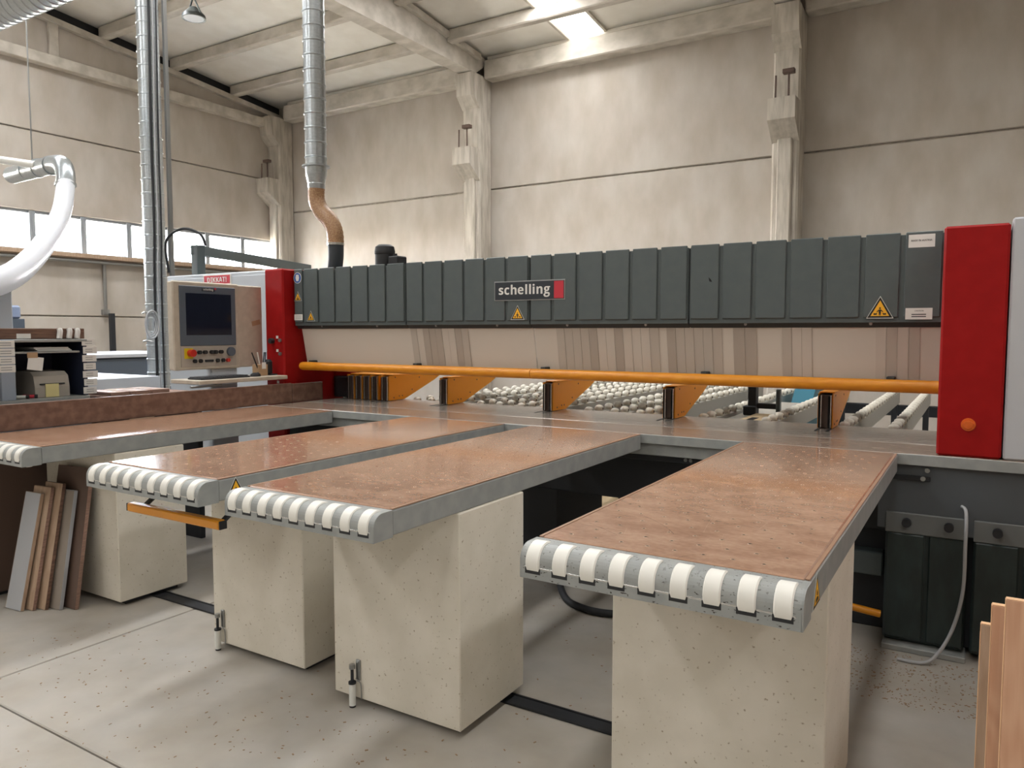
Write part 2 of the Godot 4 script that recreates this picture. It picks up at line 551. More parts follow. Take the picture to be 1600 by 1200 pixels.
	span("sill_board", sill, Vector3(-13.5, 2.8, -11.6), Vector3(-13.28, 2.87, -2), M.wood_board, 0.006)
	rod("sill_pipe", sill, Vector3(-13.36, 2.75, -11.6), Vector3(-13.36, 2.75, -2), 0.03, M.steel)
	var dp := thing("wall_conduit", "thin vertical grey conduit on gable wall below the window sill", "conduit", Vector3(-13.45, 1.85, -7.83))
	rod("pipe", dp, Vector3(-13.45, 1.9, -7.83), Vector3(-13.45, 2.72, -7.83), 0.03, M.steel)
	span("junction_box", dp, Vector3(-13.5, 1.82, -7.89), Vector3(-13.42, 1.92, -7.77), M.steel, 0.005)
	# columns with corbels
	var ci := 0
	for x in cols:
		ci += 1
		if x > 3.5 or x < -13.0 and false:
			continue
		var col := struct("column_%d" % ci, ["stained concrete column in the corner by the windows", "stained concrete column with crane corbel behind the saw", "pale concrete column with crane corbel and chipped cap", "concrete column further along the back wall"][ci - 1], "column", Vector3(x, 0, -11.8))
		var hw := 0.19
		span("shaft", col, Vector3(x - hw, 0, -12.0), Vector3(x + hw, 6.16, -11.6), M.column_concrete, 0.03)
		span("rib", col, Vector3(x - hw * 0.55, 0, -11.61), Vector3(x + hw * 0.55, 4.5, -11.55), M.column_concrete, 0.02)
		profile("corbel", col, [Vector2(-11.61, 4.26), Vector2(-11.28, 4.52), Vector2(-11.28, 4.82), Vector2(-11.61, 4.82)], x - hw, x + hw, M.column_concrete)
		profile("cap", col, [Vector2(-11.61, 5.55), Vector2(-11.42, 5.75), Vector2(-11.38, 6.14), Vector2(-11.61, 6.14)], x - hw, x + hw, M.column_concrete)
		rod("rebar", col, Vector3(x - 0.1, 4.82, -11.36), Vector3(x - 0.1, 5.15, -11.37), 0.014, M.board_umber, 8)
		var rb := rod("rebar", col, Vector3(x + 0.08, 4.82, -11.36), Vector3(x + 0.08, 5.17, -11.36), 0.014, M.board_umber, 8)
		span("end_plate", rb, Vector3(x, 5.15, -11.41), Vector3(x + 0.16, 5.21, -11.31), M.board_umber, 0.004)
	# eave beams
	var bi := 0
	for i in 3:
		var eb := struct("trim_%d" % (i + 2), ["weathered concrete eave beam over the corner bay", "weathered concrete eave beam below the skylight", "weathered concrete eave beam past the pale column"][i], "beam", Vector3(cols[i], 6.07, -11.9))
		span("beam", eb, Vector3(cols[i] + 0.2, 6.09, -12.0), Vector3(cols[i + 1] - 0.2, 6.42, -11.72), M.beam_concrete, 0.02)
		span("beam_lip", eb, Vector3(cols[i] + 0.2, 6.42, -12.0), Vector3(cols[i + 1] - 0.2, 6.52, -11.84), M.roof_sheet, 0.01)
	# roof: rafters, purlins, sheets, skylights
	var ce := struct("ceiling", "pale roof sheets on concrete purlins and rafters", "ceiling", Vector3(0, 6.5, 0))
	for sd in [-1.0, 1.0]:
		prism("roof_deck", ce, [Vector2(12.4 * sd, 6.6), Vector2(0, 7.84), Vector2(0, 7.95), Vector2(12.4 * sd, 6.72)], 28.4, M.body_dark, Transform3D(ZY, Vector3(0.2, 0, 0)))
	for x in cols.slice(1, 5):
		prism("rafter", ce, [Vector2(-11.55, 6.16), Vector2(11.55, 6.16), Vector2(11.9, 6.4), Vector2(11.9, 6.48), Vector2(0, 7.67), Vector2(-11.9, 6.48), Vector2(-11.9, 6.4)], 0.3, M.roof_sheet if false else M.beam_concrete, Transform3D(ZY, Vector3(x, 0, 0)))
		for sd in [-1.0, 1.0]:
			bar("flange", ce, Vector3(x, 6.44, 11.6 * sd), Vector3(x, 7.55, 0.5 * sd), 0.46, 0.1, M.beam_concrete)
	for k in 8:
		var z := -10.74 + 1.38 * k
		for sd in [-1.0, 1.0]:
			for i in cols.size() - 1:
				var a: float = -13.5 if i == 0 else cols[i] + 0.16
				var b: float = cols[i + 1] - 0.16
				span("purlin", ce, Vector3(a, roof_y(z) - 0.22, z * -sd - 0.08), Vector3(b, roof_y(z) - 0.012, z * -sd + 0.08), M.beam_concrete, 0.02)
	for i in cols.size() - 1:
		var a: float = -13.9 if i == 0 else cols[i]
		var b: float = cols[i + 1]
		var si := posmod(i - 1, 5)
		var x: float = SKY_X[si]
		for sd in [-1.0, 1.0]:
			var ze: float = absf(SKY_Z0[si]) + 0.1 if si > 0 and sd < 0.0 else 12.2
			if ze < 12.0:
				prism("roof_sheet", ce, [Vector2(-12.2, roof_y(12.2)), Vector2(-ze, roof_y(ze)), Vector2(-ze, roof_y(ze) + 0.07), Vector2(-12.2, roof_y(12.2) + 0.07)], 0.66, M.roof_sheet, Transform3D(ZY, Vector3(x, 0, 0)))
			for q in [[a, x - 0.33], [x + 0.33, b]]:
				prism("roof_sheet", ce, [Vector2(12.2 * sd, roof_y(12.2)), Vector2(0, roof_y(0)), Vector2(0, roof_y(0) + 0.07), Vector2(12.2 * sd, roof_y(12.2) + 0.07)], q[1] - q[0], M.roof_sheet, Transform3D(ZY, Vector3((q[0] + q[1]) * 0.5, 0, 0)))
			prism("skylight_panel", ce, [Vector2(ze * sd, roof_y(ze) + 0.01), Vector2(0, roof_y(0) + 0.01), Vector2(0, roof_y(0) + 0.05), Vector2(ze * sd, roof_y(ze) + 0.05)], 0.66, M.skylight_panel, Transform3D(ZY, Vector3(x, 0, 0)))  # in the corner bay this glowing panel is an added source
			for e in [-0.35, 0.35]:
				bar("skylight_edge", ce, Vector3(x + e, roof_y(ze - 0.3) - 0.02, (ze - 0.3) * sd), Vector3(x + e, roof_y(0.2) - 0.02, 0.2 * sd), 0.05, 0.04, M.beam_concrete)
	# floor channel
	var ch := thing("floor_channel", "dark steel cable channel cover let into the floor between pedestals", "channel", Vector3(-2.4, 0, -2.6))
	span("cover", ch, Vector3(-4.6, 0.001, -2.63), Vector3(-0.2, 0.006, -2.565), M.body_dark, 0.002)
	span("edge_rail", ch, Vector3(-4.6, 0.001, -2.563), Vector3(-0.2, 0.01, -2.555), M.rubber, 0.001)
	span("edge_rail", ch, Vector3(-4.6, 0.001, -2.64), Vector3(-0.2, 0.01, -2.632), M.rubber, 0.001)

# ------------------------------------------------------------------ signs
func warning(par: Node3D, at: Vector3, size: float, b: Basis, pict := 0) -> void:
	# triangle of width size; at = centre of its base line
	var h := size * 0.9
	var rim := prism("warning_sign", par, [Vector2(-size * 0.54, -size * 0.03), Vector2(size * 0.54, -size * 0.03), Vector2(0, h * 1.05)], 0.001, M.sign_white, Transform3D(b, at))
	prism("sign_border", rim, [Vector2(-size * 0.5, 0), Vector2(size * 0.5, 0), Vector2(0, h)], 0.0018, M.sign_black, Transform3D(b, at))
	prism("sign_field", rim, [Vector2(-size * 0.37, size * 0.075), Vector2(size * 0.37, size * 0.075), Vector2(0, h * 0.84)], 0.0026, M.sign_yellow, Transform3D(b, at))
	var st := SurfaceTool.new()
	st.begin(Mesh.PRIMITIVE_TRIANGLES)
	var polys := []
	if pict == 0:
		# a person between two closing arrows
		polys.append([Vector2(-0.035, 0.1), Vector2(-0.01, 0.1), Vector2(0, 0.2), Vector2(0.01, 0.1), Vector2(0.035, 0.1), Vector2(0.045, 0.36), Vector2(-0.045, 0.36)])
		polys.append([Vector2(-0.03, 0.38), Vector2(0.03, 0.38), Vector2(0.035, 0.43), Vector2(0, 0.47), Vector2(-0.035, 0.43)])
		for s in [-1.0, 1.0]:
			polys.append([Vector2(s * 0.25, 0.13), Vector2(s * 0.13, 0.13), Vector2(s * 0.1, 0.22), Vector2(s * 0.16, 0.19), Vector2(s * 0.25, 0.2)])
			polys.append([Vector2(s * 0.04, 0.36), Vector2(s * 0.04, 0.3), Vector2(s * 0.12, 0.24), Vector2(s * 0.13, 0.27)])
	else:
		polys.append([Vector2(-0.2, 0.12), Vector2(0.22, 0.12), Vector2(0.2, 0.2), Vector2(0.02, 0.26), Vector2(-0.2, 0.22)])
		polys.append([Vector2(-0.06, 0.3), Vector2(0.06, 0.28), Vector2(0.1, 0.34), Vector2(0, 0.46), Vector2(-0.05, 0.4)])
	for p in polys:
		var q := PackedVector2Array()
		for v in p:
			q.append(v * size)
		st.append_from(prism_mesh(q, 0.0034), 0, Transform3D())
	put("pictogram", rim, st.commit(), M.sign_black, Transform3D(b, at))

# ------------------------------------------------------------------ the panel saw
const HZ := -4.4          # front face of the hood plates
func build_saw() -> void:
	var s := thing("panel_saw", "long beam panel saw with grey ribbed hood, orange bar and red end towers", "panel saw", Vector3(-2.4, 0, -4.6))
	# hood: body and ribbed covers
	profile("hood_body", s, [Vector2(HZ - 0.022, 1.6), Vector2(HZ - 0.045, 1.553), Vector2(-4.84, 1.553), Vector2(-4.84, 1.99), Vector2(-4.8, 2.02), Vector2(HZ - 0.022, 2.02)], -4.84, -0.165, M.hood_dark)
	var gx := [-4.84, -4.725, -4.55, -4.367, -4.192, -4.017, -3.84, -3.655, -3.482, -3.303, -3.119, -2.942, -2.767, -2.586, -2.409, -2.226, -2.041, -1.859, -1.676, -1.489, -1.298, -1.112, -0.924, -0.734, -0.547, -0.36, -0.17]
	var mods := [[0, 7], [7, 13], [13, 19], [19, 26]]
	for md in mods:
		var x0: float = gx[md[0]] + 0.004
		var x1: float = gx[md[1]] - 0.004
		var cv := span("hood_cover", s, Vector3(x0, 1.575, HZ - 0.021), Vector3(x1, 2.024, HZ - 0.012), M.hood_grey, 0.002)
		profile("cover_lip", cv, [Vector2(HZ - 0.012, 1.598), Vector2(HZ - 0.044, 1.55), Vector2(HZ - 0.047, 1.554), Vector2(HZ - 0.02, 1.6)], x0, x1, M.hood_dark)  # darker grey paints in the shade of the underside slope
		for k in range(md[0], md[1]):
			var a: float = gx[k] + 0.012
			var b: float = gx[k + 1] - 0.012
			span("rib_plate", cv, Vector3(a, 1.602, HZ - 0.013), Vector3(b, 2.035, HZ), M.hood_grey, 0.007)
		for k in 2:
			rod("lip_screw", cv, Vector3(lerpf(x0, x1, 0.25 + 0.5 * k), 1.572, HZ - 0.03), Vector3(lerpf(x0, x1, 0.25 + 0.5 * k), 1.568, HZ - 0.022), 0.008, M.steel, 10)
	prism("torn_hole", s, [Vector2(-0.009, 0.016), Vector2(0.004, 0.004), Vector2(0.012, -0.012), Vector2(-0.004, -0.008), Vector2(-0.007, 0.002)], 0.002, M.black_gap, Transform3D(Basis(), Vector3(-1.36, 1.828, HZ)))
	# motor on the hood
	var mt := lathe("motor", s, [Vector2(0, 0), Vector2(0.075, 0), Vector2(0.075, 0.1), Vector2(0.079, 0.105), Vector2(0.079, 0.125), Vector2(0.072, 0.16), Vector2(0.05, 0.175), Vector2(0, 0.178)], M.rubber, Transform3D(Basis(), Vector3(-3.95, 2.02, -4.52)), 24)
	span("terminal_box", mt, Vector3(-3.87, 2.03, -4.57), Vector3(-3.77, 2.1, -4.46), M.rubber, 0.008)
	rod("cable_gland", mt, Vector3(-3.83, 2.1, -4.5), Vector3(-3.83, 2.12, -4.5), 0.016, M.rubber, 10)
	# curtain below the hood
	var top := Vector2(-4.45, 1.556)
	var bot := Vector2(-4.505, 1.262)
	for seg in [[-4.8, -2.58], [-2.574, -0.17]]:
		var pn := profile("guard_panel", s, [top, top + Vector2(-0.006, 0), bot + Vector2(-0.006, 0), bot], seg[0], seg[1], M.curtain_cream)
		pn.set_meta("label", "cream sloping guard panel")
	var rng := RandomNumberGenerator.new()
	rng.seed = 4
	var runs := [[-3.645, -3.12, 9], [-2.405, -1.69, 12], [-1.64, -1.3, 6], [-1.235, -1.1, 2], [-0.96, -0.8, 3], [-0.48, -0.27, 4]]
	for r in runs:
		var w: float = (r[1] - r[0]) / r[2]
		for k in r[2]:
			var x: float = r[0] + w * k
			var o := 0.004 if k % 2 else 0.0055
			profile("guard_strip", s, [top + Vector2(o, -0.004), top + Vector2(o - 0.003, -0.004), bot + Vector2(o - 0.003, 0.003), bot + Vector2(o, 0.003)], x + 0.001, x + w - 0.001, [M.strip_grey, M.strip_grey, M.strip_dark, M.strip_pale][rng.randi() % 4])
	# orange bar
	for q in [[-4.775, -2.582, true], [-2.578, -0.165, false]]:
		var b := rod("safety_bar", s, Vector3(q[0], 1.243, -4.43), Vector3(q[1], 1.243, -4.43), 0.034, M.bar_orange, 28)
		b.set_meta("label", "orange tubular safety bar")
	rod("bar_cap", s, Vector3(-4.79, 1.243, -4.43), Vector3(-4.775, 1.243, -4.43), 0.03, M.bar_orange, 24)
	for x in [-4.7, -3.6, -2.5, -1.4, -0.4]:
		span("bar_bracket", s, Vector3(x - 0.02, 1.25, -4.52), Vector3(x + 0.02, 1.29, -4.44), M.hood_dark, 0.003)
	# red towers
	var tl := span("end_tower", s, Vector3(-5.07, 0.02, -4.98), Vector3(-4.85, 2.04, -4.3), M.red_paint, 0.012)
	tl.set_meta("label", "red end tower with push buttons behind the console")
	span("tower_foot", tl, Vector3(-4.85, 1.14, -5.1), Vector3(-4.66, 1.21, -4.86), M.red_paint, 0.006)
	span("drive_block", tl, Vector3(-4.84, 0.955, -5.08), Vector3(-4.67, 1.138, -4.84), M.body_dark, 0.01)
	for q in [[-4.9, 1.47], [-4.9, 1.36], [-4.9, 1.1]]:
		span("button_label", tl, Vector3(q[0] - 0.04, q[1] + 0.0, -4.3), Vector3(q[0] - 0.015, q[1] + 0.022, -4.298), M.sign_white, 0.0)
		rod("push_button", tl, Vector3(q[0] + 0.01, q[1] - 0.015, -4.3), Vector3(q[0] + 0.01, q[1] - 0.015, -4.285), 0.014, M.steel, 14)
	rod("selector_knob", tl, Vector3(-4.98, 1.45, -4.3), Vector3(-4.98, 1.45, -4.265), 0.022, M.rubber, 14)
	var tr := span("end_tower", s, Vector3(-0.162, TABLE_Y + 0.001, -5.0), Vector3(0.094, 2.008, -4.03), M.red_paint, 0.01)
	tr.set_meta("label", "red end tower with orange push button")
	lathe("orange_button", tr, [Vector2(0, 0.02), Vector2(0.018, 0.019), Vector2(0.021, 0.008), Vector2(0.028, 0.008), Vector2(0.03, 0)].map(func(v): return v), M.orange_button, Transform3D(Basis(Vector3(1, 0, 0), Vector3(0, 0, 1), Vector3(0, -1, 0)), Vector3(-0.037, 1.103, -4.03)), 20)
	span("end_cabinet", s, Vector3(0.1, TABLE_Y + 0.001, -5.0), Vector3(1.2, 2.03, -4.035), M.white_panel, 0.008)
	# bed
	span("bed_plate", s, Vector3(-4.74, 0.905, -4.37), Vector3(1.4, TABLE_Y, -4.012), M.bed_brown, 0.003)
	span("bed_edge", s, Vector3(-4.74, 0.9, -4.011), Vector3(1.4, TABLE_Y - 0.001, -4.0), M.frame_grey, 0.002)
	span("bed_plate", s, Vector3(-4.74, 0.905, -4.62), Vector3(1.4, TABLE_Y, -4.374), M.bed_steel, 0.003)
	span("bed_plate", s, Vector3(-4.74, 0.905, -5.02), Vector3(1.4, TABLE_Y - 0.001, -4.626), M.bed_steel, 0.003)
	for x in GRIP_X:
		for dx in [-0.03, 0.03]:
			span("bed_slot", s, Vector3(x + dx - 0.006, TABLE_Y - 0.004, -4.8), Vector3(x + dx + 0.006, TABLE_Y + 0.0006, -4.66), M.black_gap, 0.0)
	# apron and base under the bed
	span("apron", s, Vector3(-4.7, 0.83, -4.06), Vector3(-0.4, 0.9, -4.03), M.frame_grey, 0.004)
	span("apron_groove", s, Vector3(-4.7, 0.79, -4.12), Vector3(-0.4, 0.83, -4.08), M.body_dark, 0.003)
	for x in [-3.76, -3.7, -1.38, -1.35]:
		rod("apron_bolt", s, Vector3(x, 0.812, -4.08), Vector3(x, 0.812, -4.07), 0.01, M.steel, 8)
	span("base_beam", s, Vector3(-4.7, 0.52, -4.95), Vector3(-0.36, 0.88, -4.2), M.body_dark, 0.01)
	for q in [[-4.7, -4.1], [-3.3, -3.05], [-2.75, -2.28], [-0.62, -0.36]]:
		span("base_leg", s, Vector3(q[0], 0.0, -4.9), Vector3(q[1], 0.52, -4.25), M.body_dark, 0.01)
	# fascia and dark green covers at the far end
	span("fascia", s, Vector3(-0.4, 0.58, -4.1), Vector3(1.4, 0.9, -4.03), M.fascia_grey, 0.004)
	span("base_body", s, Vector3(-0.355, 0.03, -4.9), Vector3(1.35, 0.9, -4.11), M.body_dark, 0.006)
	span("fascia_rail", s, Vector3(-0.4, 0.825, -4.04), Vector3(-0.18, 0.848, -4.015), M.rubber, 0.002)
	for q in [[-0.193, 0.878], [-0.21, 0.837]]:
		rod("fascia_bolt", s, Vector3(q[0], q[1], -4.035), Vector3(q[0], q[1], -4.01), 0.011, M.steel, 12)
	for q in [[-0.363, -0.02], [0.002, 0.36], [0.38, 0.74]]:
		var cv := span("base_cover", s, Vector3(q[0], 0.03, -4.1), Vector3(q[1], 0.575, -4.04), M.cover_green, 0.012)
		cv.set_meta("label", "dark green folded base cover")
		var mid: float = (q[0] + q[1]) * 0.5 + 0.01
		span("cover_rib", cv, Vector3(q[0] + 0.006, 0.05, -4.041), Vector3(mid - 0.012, 0.565, -4.018), M.cover_green, 0.01)
		span("cover_rib", cv, Vector3(mid + 0.006, 0.05, -4.041), Vector3(q[1] - 0.006, 0.565, -4.024), M.cover_green, 0.01)
		span("cover_flange", cv, Vector3(q[0], 0.565, -4.035), Vector3(q[1], 0.665, -4.02), M.flange_grey, 0.004)
		for x in [q[0] + 0.092, q[1] - 0.076]:
			rod("cover_knob", cv, Vector3(x, 0.622, -4.02), Vector3(x, 0.622, -3.985), 0.02, M.rubber, 14)
	span("cover_foot", s, Vector3(-0.36, 0.0, -4.2), Vector3(-0.01, 0.028, -3.98), M.frame_grey, 0.004)
	span("cover_foot", s, Vector3(0.02, 0.0, -4.6), Vector3(1.3, 0.029, -4.21), M.body_dark, 0.004)
	# grey cable of the cover
	var cbl := tube("cover_cable", s, [Vector3(-0.048, 0.722, -4.03), Vector3(-0.03, 0.7, -3.985), Vector3(-0.028, 0.55, -3.965), Vector3(-0.03, 0.35, -3.96), Vector3(-0.06, 0.18, -3.955), Vector3(-0.11, 0.06, -3.93), Vector3(-0.17, 0.012, -3.87), Vector3(-0.28, 0.01, -3.86)], 0.008, M.board_grey, 8)
	cbl.set_meta("label", "grey looping cable")
	# low guard rail and cross members seen beyond the last table
	rod("low_rail", s, Vector3(-0.62, 0.2, -3.95), Vector3(-0.37, 0.16, -4.0), 0.018, M.yellow_paint, 12)
	span("cross_member", s, Vector3(-0.62, 0.3, -4.24), Vector3(-0.38, 0.42, -4.15), M.hood_grey, 0.006)
	# lettering and stickers
	var F := Basis()
	var lp := span("logo_plate", s, Vector3(-2.854, 1.742, HZ), Vector3(-2.318, 1.862, HZ + 0.006), M.logo_black, 0.001)
	lp.set_meta("label", "black logo plate with white lettering and red square")
	span("plate_rim", lp, Vector3(-2.86, 1.736, HZ), Vector3(-2.312, 1.868, HZ + 0.004), M.frame_grey, 0.001)
	span("red_field", lp, Vector3(-2.392, 1.746, HZ + 0.004), Vector3(-2.322, 1.858, HZ + 0.0075), M.sign_red, 0.0005)
	text("lettering", lp, "schelling", Vector3(-2.622, 1.8, HZ + 0.006), 0.4, 0.088, F, M.sign_white)
	warning(s, Vector3(-2.675, 1.61, HZ + 0.001), 0.1, F, 0)
	warning(s, Vector3(-0.457, 1.6, HZ + 0.001), 0.12, F, 0)
	warning(s, Vector3(-4.64, 1.615, HZ + 0.001), 0.085, F, 0)
	warning(s, Vector3(-4.785, 1.78, HZ + 0.001), 0.08, F, 1)
	var rs := rod("mandatory_sign", s, Vector3(-4.785, 1.965, HZ), Vector3(-4.785, 1.965, HZ + 0.002), 0.045, M.sign_white, 24)
	rod("sign_disc", rs, Vector3(-4.785, 1.965, HZ), Vector3(-4.785, 1.965, HZ + 0.003), 0.041, M.sign_blue, 24)
	prism("pictogram", rs, [Vector2(-0.012, -0.026), Vector2(0.012, -0.026), Vector2(0.02, 0), Vector2(0.014, 0.026), Vector2(-0.014, 0.026), Vector2(-0.02, 0)], 0.001, M.sign_white, Transform3D(F, Vector3(-4.785, 1.965, HZ + 0.0035)))
	var l1 := span("sticker", s, Vector3(-0.335, 1.955, HZ), Vector3(-0.216, 2.02, HZ + 0.0015), M.sign_white, 0.0003)
	text("lettering", l1, "MADE IN AUSTRIA", Vector3(-0.276, 1.99, HZ + 0.0015), 0.094, 0.009, F, M.ink)
	var l2 := span("sticker", s, Vector3(-0.338, 1.59, HZ), Vector3(-0.216, 1.648, HZ + 0.0015), M.sign_white, 0.0003)
	text("lettering", l2, "CAUTION", Vector3(-0.276, 1.634, HZ + 0.0015), 0.04, 0.006, F, M.ink)
	for k in 2:
		span("print_line", l2, Vector3(-0.31, 1.613 - 0.011 * k, HZ + 0.001), Vector3(-0.244, 1.618 - 0.011 * k, HZ + 0.002), M.ink, 0.0)
	var l3 := span("sticker", s, Vector3(-4.83, 1.62, HZ), Vector3(-4.735, 1.668, HZ + 0.0015), M.sign_white, 0.0003)
	for k in 3:
		span("print_line", l3, Vector3(-4.815, 1.632 + 0.011 * k, HZ + 0.001), Vector3(-4.75, 1.635 + 0.011 * k, HZ + 0.002), M.frame_grey, 0.0)
	# fence along the first table
	var fe := thing("side_fence", "tall dark wooden side fence standing on the table beside the console", "fence", Vector3(-4.745, TABLE_Y, -3.1))
	span("fence_board", fe, Vector3(-4.765, TABLE_Y + 0.002, -4.28), Vector3(-4.745, 1.11, -1.2), M.fence_wood, 0.003)
	span("fence_board", fe, Vector3(-4.765, TABLE_Y + 0.002, -4.62), Vector3(-4.745, 1.104, -4.284), M.fence_wood, 0.003)
	span("fence_cap", fe, Vector3(-4.79, 1.06, -4.28), Vector3(-4.767, 1.1, -1.2), M.steel, 0.003)

const GRIP_X := [-0.775, -1.745, -2.66, -3.6, -4.21]
func make_gripper(x: float, label: String) -> void:
	var g := thing("gripper", label, "gripper", Vector3(x, TABLE_Y, -4.8), "yellow grippers behind the saw line")
	var prof := [Vector2(-4.8, TABLE_Y + 0.002), Vector2(-5.0, TABLE_Y + 0.002), Vector2(-5.42, 1.1), Vector2(-5.55, 1.16), Vector2(-4.8, 1.16)]
	for q in [[x - 0.043, x - 0.037], [x + 0.037, x + 0.043]]:
		profile("side_plate", g, prof, q[0], q[1], M.gripper_yellow)
	profile("core", g, [Vector2(-4.815, TABLE_Y + 0.003), Vector2(-5.0, TABLE_Y + 0.003), Vector2(-5.4, 1.1), Vector2(-5.5, 1.15), Vector2(-4.815, 1.15)], x - 0.036, x + 0.036, M.board_umber)  # brown paints in the shaded yellow between the side plates
	for dx in [-0.03, 0.024]:
		span("jaw_guide", g, Vector3(x + dx - 0.009, TABLE_Y + 0.002, -4.814), Vector3(x + dx + 0.004, 1.145, -4.792), M.black_gap, 0.001)
		span("guide_edge", g, Vector3(x + dx + 0.005, TABLE_Y + 0.002, -4.814), Vector3(x + dx + 0.011, 1.15, -4.786), M.chrome, 0.001)
	span("head_plate", g, Vector3(x - 0.043, 1.161, -5.5), Vector3(x + 0.043, 1.168, -4.84), M.gripper_yellow, 0.002)
	for q in [[-4.86, 0.975], [-4.93, 0.985], [-4.97, 0.985], [-5.1, 1.03], [-4.88, 1.145], [-5.2, 1.13]]:
		rod("rivet", g, Vector3(x + 0.043, q[1], q[0]), Vector3(x + 0.045, q[1], q[0]), 0.006, M.board_umber, 8)

func build_rear() -> void:
	var desc := ["gripper carriage closest to the red tower with the orange button", "gripper carriage second from the red tower with the orange button", "gripper carriage third from the red tower with the orange button", "gripper carriage fourth from the red tower with the orange button", "gripper carriage beside the tight cluster of grippers"]
	for i in GRIP_X.size():
		make_gripper(GRIP_X[i], "yellow " + desc[i])
	for k in 4:
		make_gripper(-4.32 - 0.09 * k, "yellow gripper carriage, " + ["outermost", "second", "third", "innermost"][k] + " of the tight cluster by the fence end")
	var pb := thing("pusher_beam", "grey pusher beam carrying the yellow grippers behind the hood", "beam", Vector3(-2.4, 1.17, -5.6))
	span("beam", pb, Vector3(-4.9, 1.169, -5.72), Vector3(0.9, 1.3, -5.48), M.hood_grey, 0.01)
	for x in [-4.95, 0.95]:
		span("beam_post", pb, Vector3(x - 0.05, 0, -5.72), Vector3(x + 0.05, 1.36, -5.5), M.hood_grey, 0.01)
	# roller rails
	var st := lathe_mesh([Vector2(0.01, -0.03), Vector2(0.018, -0.03), Vector2(0.026, -0.02), Vector2(0.03, 0), Vector2(0.026, 0.02), Vector2(0.018, 0.03), Vector2(0.01, 0.03)], 12)
	var roller := st.commit()
	roller.surface_set_material(0, M.roller_cream)
	var hub := lathe_mesh([Vector2(0, -0.032), Vector2(0.01, -0.032), Vector2(0.01, 0.032), Vector2(0, 0.032)], 8)
	roller = hub.commit(roller)
	roller.surface_set_material(1, M.board_umber)
	var rx := [0.2, -0.43, -0.705, -1.18, -1.6, -2.06, -2.26, -2.47, -2.86, -3.06, -3.26, -3.44, -3.78, -3.95, -4.1]
	for i in rx.size():
		var x: float = rx[i]
		var lab := ""
		if i < 6:
			lab = ["cream roller rail behind the red tower with orange button", "cream roller rail first beside the red tower with orange button", "cream roller rail second beside the red tower with orange button", "cream roller rail running beside the pale wooden strip", "cream roller rail running past the dark stop bracket", "cream roller rail at the edge of the closely spaced rails"][i]
		else:
			lab = "cream roller rail, " + ["first", "second", "first", "second", "third", "fourth", "first", "second", "third"][i - 6] + " beyond the " + ("second" if i < 8 else ("third" if i < 12 else "fourth")) + " gripper from the red tower"
		var r := thing("roller_rail", lab, "roller rail", Vector3(x, 0.0, -6.6), "roller rails of the infeed bed")
		span("channel", r, Vector3(x - 0.022, 0.8, -8.6), Vector3(x + 0.022, 0.918, -5.03), M.rail_grey, 0.004)
		for z in [-5.25, -8.3]:
			span("rail_leg", r, Vector3(x - 0.025, 0, z - 0.03), Vector3(x + 0.025, 0.8, z + 0.03), M.body_dark, 0.004)
		for k in 20:
			put("roller", r, roller, null, Transform3D(Basis(Vector3(0, 1, 0), Vector3(-1, 0, 0), Vector3(0, 0, 1)), Vector3(x, 0.94, -5.09 - 0.178 * k)))
	var cm := thing("rear_cross_beam", "dark cross beam carrying the roller rails behind the saw", "beam", Vector3(-2, 0, -6.5))
	for z in [-6.2, -8.45]:
		span("beam", cm, Vector3(-4.4, 0.69, z - 0.05), Vector3(0.6, 0.795, z + 0.05), M.body_dark, 0.006)
		for x in [-4.3, -1.4, 0.5]:
			span("beam_leg", cm, Vector3(x - 0.04, 0, z - 0.04), Vector3(x + 0.04, 0.69, z + 0.04), M.body_dark, 0.006)
	var ws := thing("wooden_strip", "pale wooden strip with oval slot lying between roller rails", "strip", Vector3(-1.32, 0.88, -5.6))
	span("strip", ws, Vector3(-1.41, 0.9, -5.74), Vector3(-1.27, 0.92, -5.06), M.wood_pale, 0.003)
	span("slot", ws, Vector3(-1.365, 0.919, -5.45), Vector3(-1.315, 0.9206, -5.2), M.black_gap, 0.0)
	span("strip_tray", ws, Vector3(-1.555, 0.88, -7.0), Vector3(-1.225, 0.899, -5.06), M.rail_grey, 0.003)
	var sb := thing("stop_bracket", "dark steel stop bracket standing between roller rails", "bracket", Vector3(-1.42, 0.9, -5.8))
	span("upright", sb, Vector3(-1.48, 0.9, -5.85), Vector3(-1.42, 1.168, -5.77), M.body_dark, 0.004)
	span("foot_block", sb, Vector3(-1.51, 0.9, -5.85), Vector3(-1.415, 0.97, -5.75), M.body_dark, 0.006)
	span("arm", sb, Vector3(-1.42, 0.95, -5.84), Vector3(-1.26, 0.99, -5.8), M.body_dark, 0.004)
	span("arm_post", sb, Vector3(-1.28, 0.9, -5.84), Vector3(-1.25, 1.1, -5.79), M.hood_grey, 0.004)
	var tb := thing("teal_cover", "teal painted sloping machine cover behind the roller rails", "cover", Vector3(-1.3, 0.3, -7.9))
	profile("cover", tb, [Vector2(-8.0, 0.0), Vector2(-7.1, 0.0), Vector2(-7.1, 0.72), Vector2(-7.5, 1.0), Vector2(-8.0, 1.0)], -1.48, -1.3, M.teal_paint)
	span("cover_foot", tb, Vector3(-1.49, 0, -8.02), Vector3(-1.29, 0.03, -7.08), M.body_dark, 0.003)
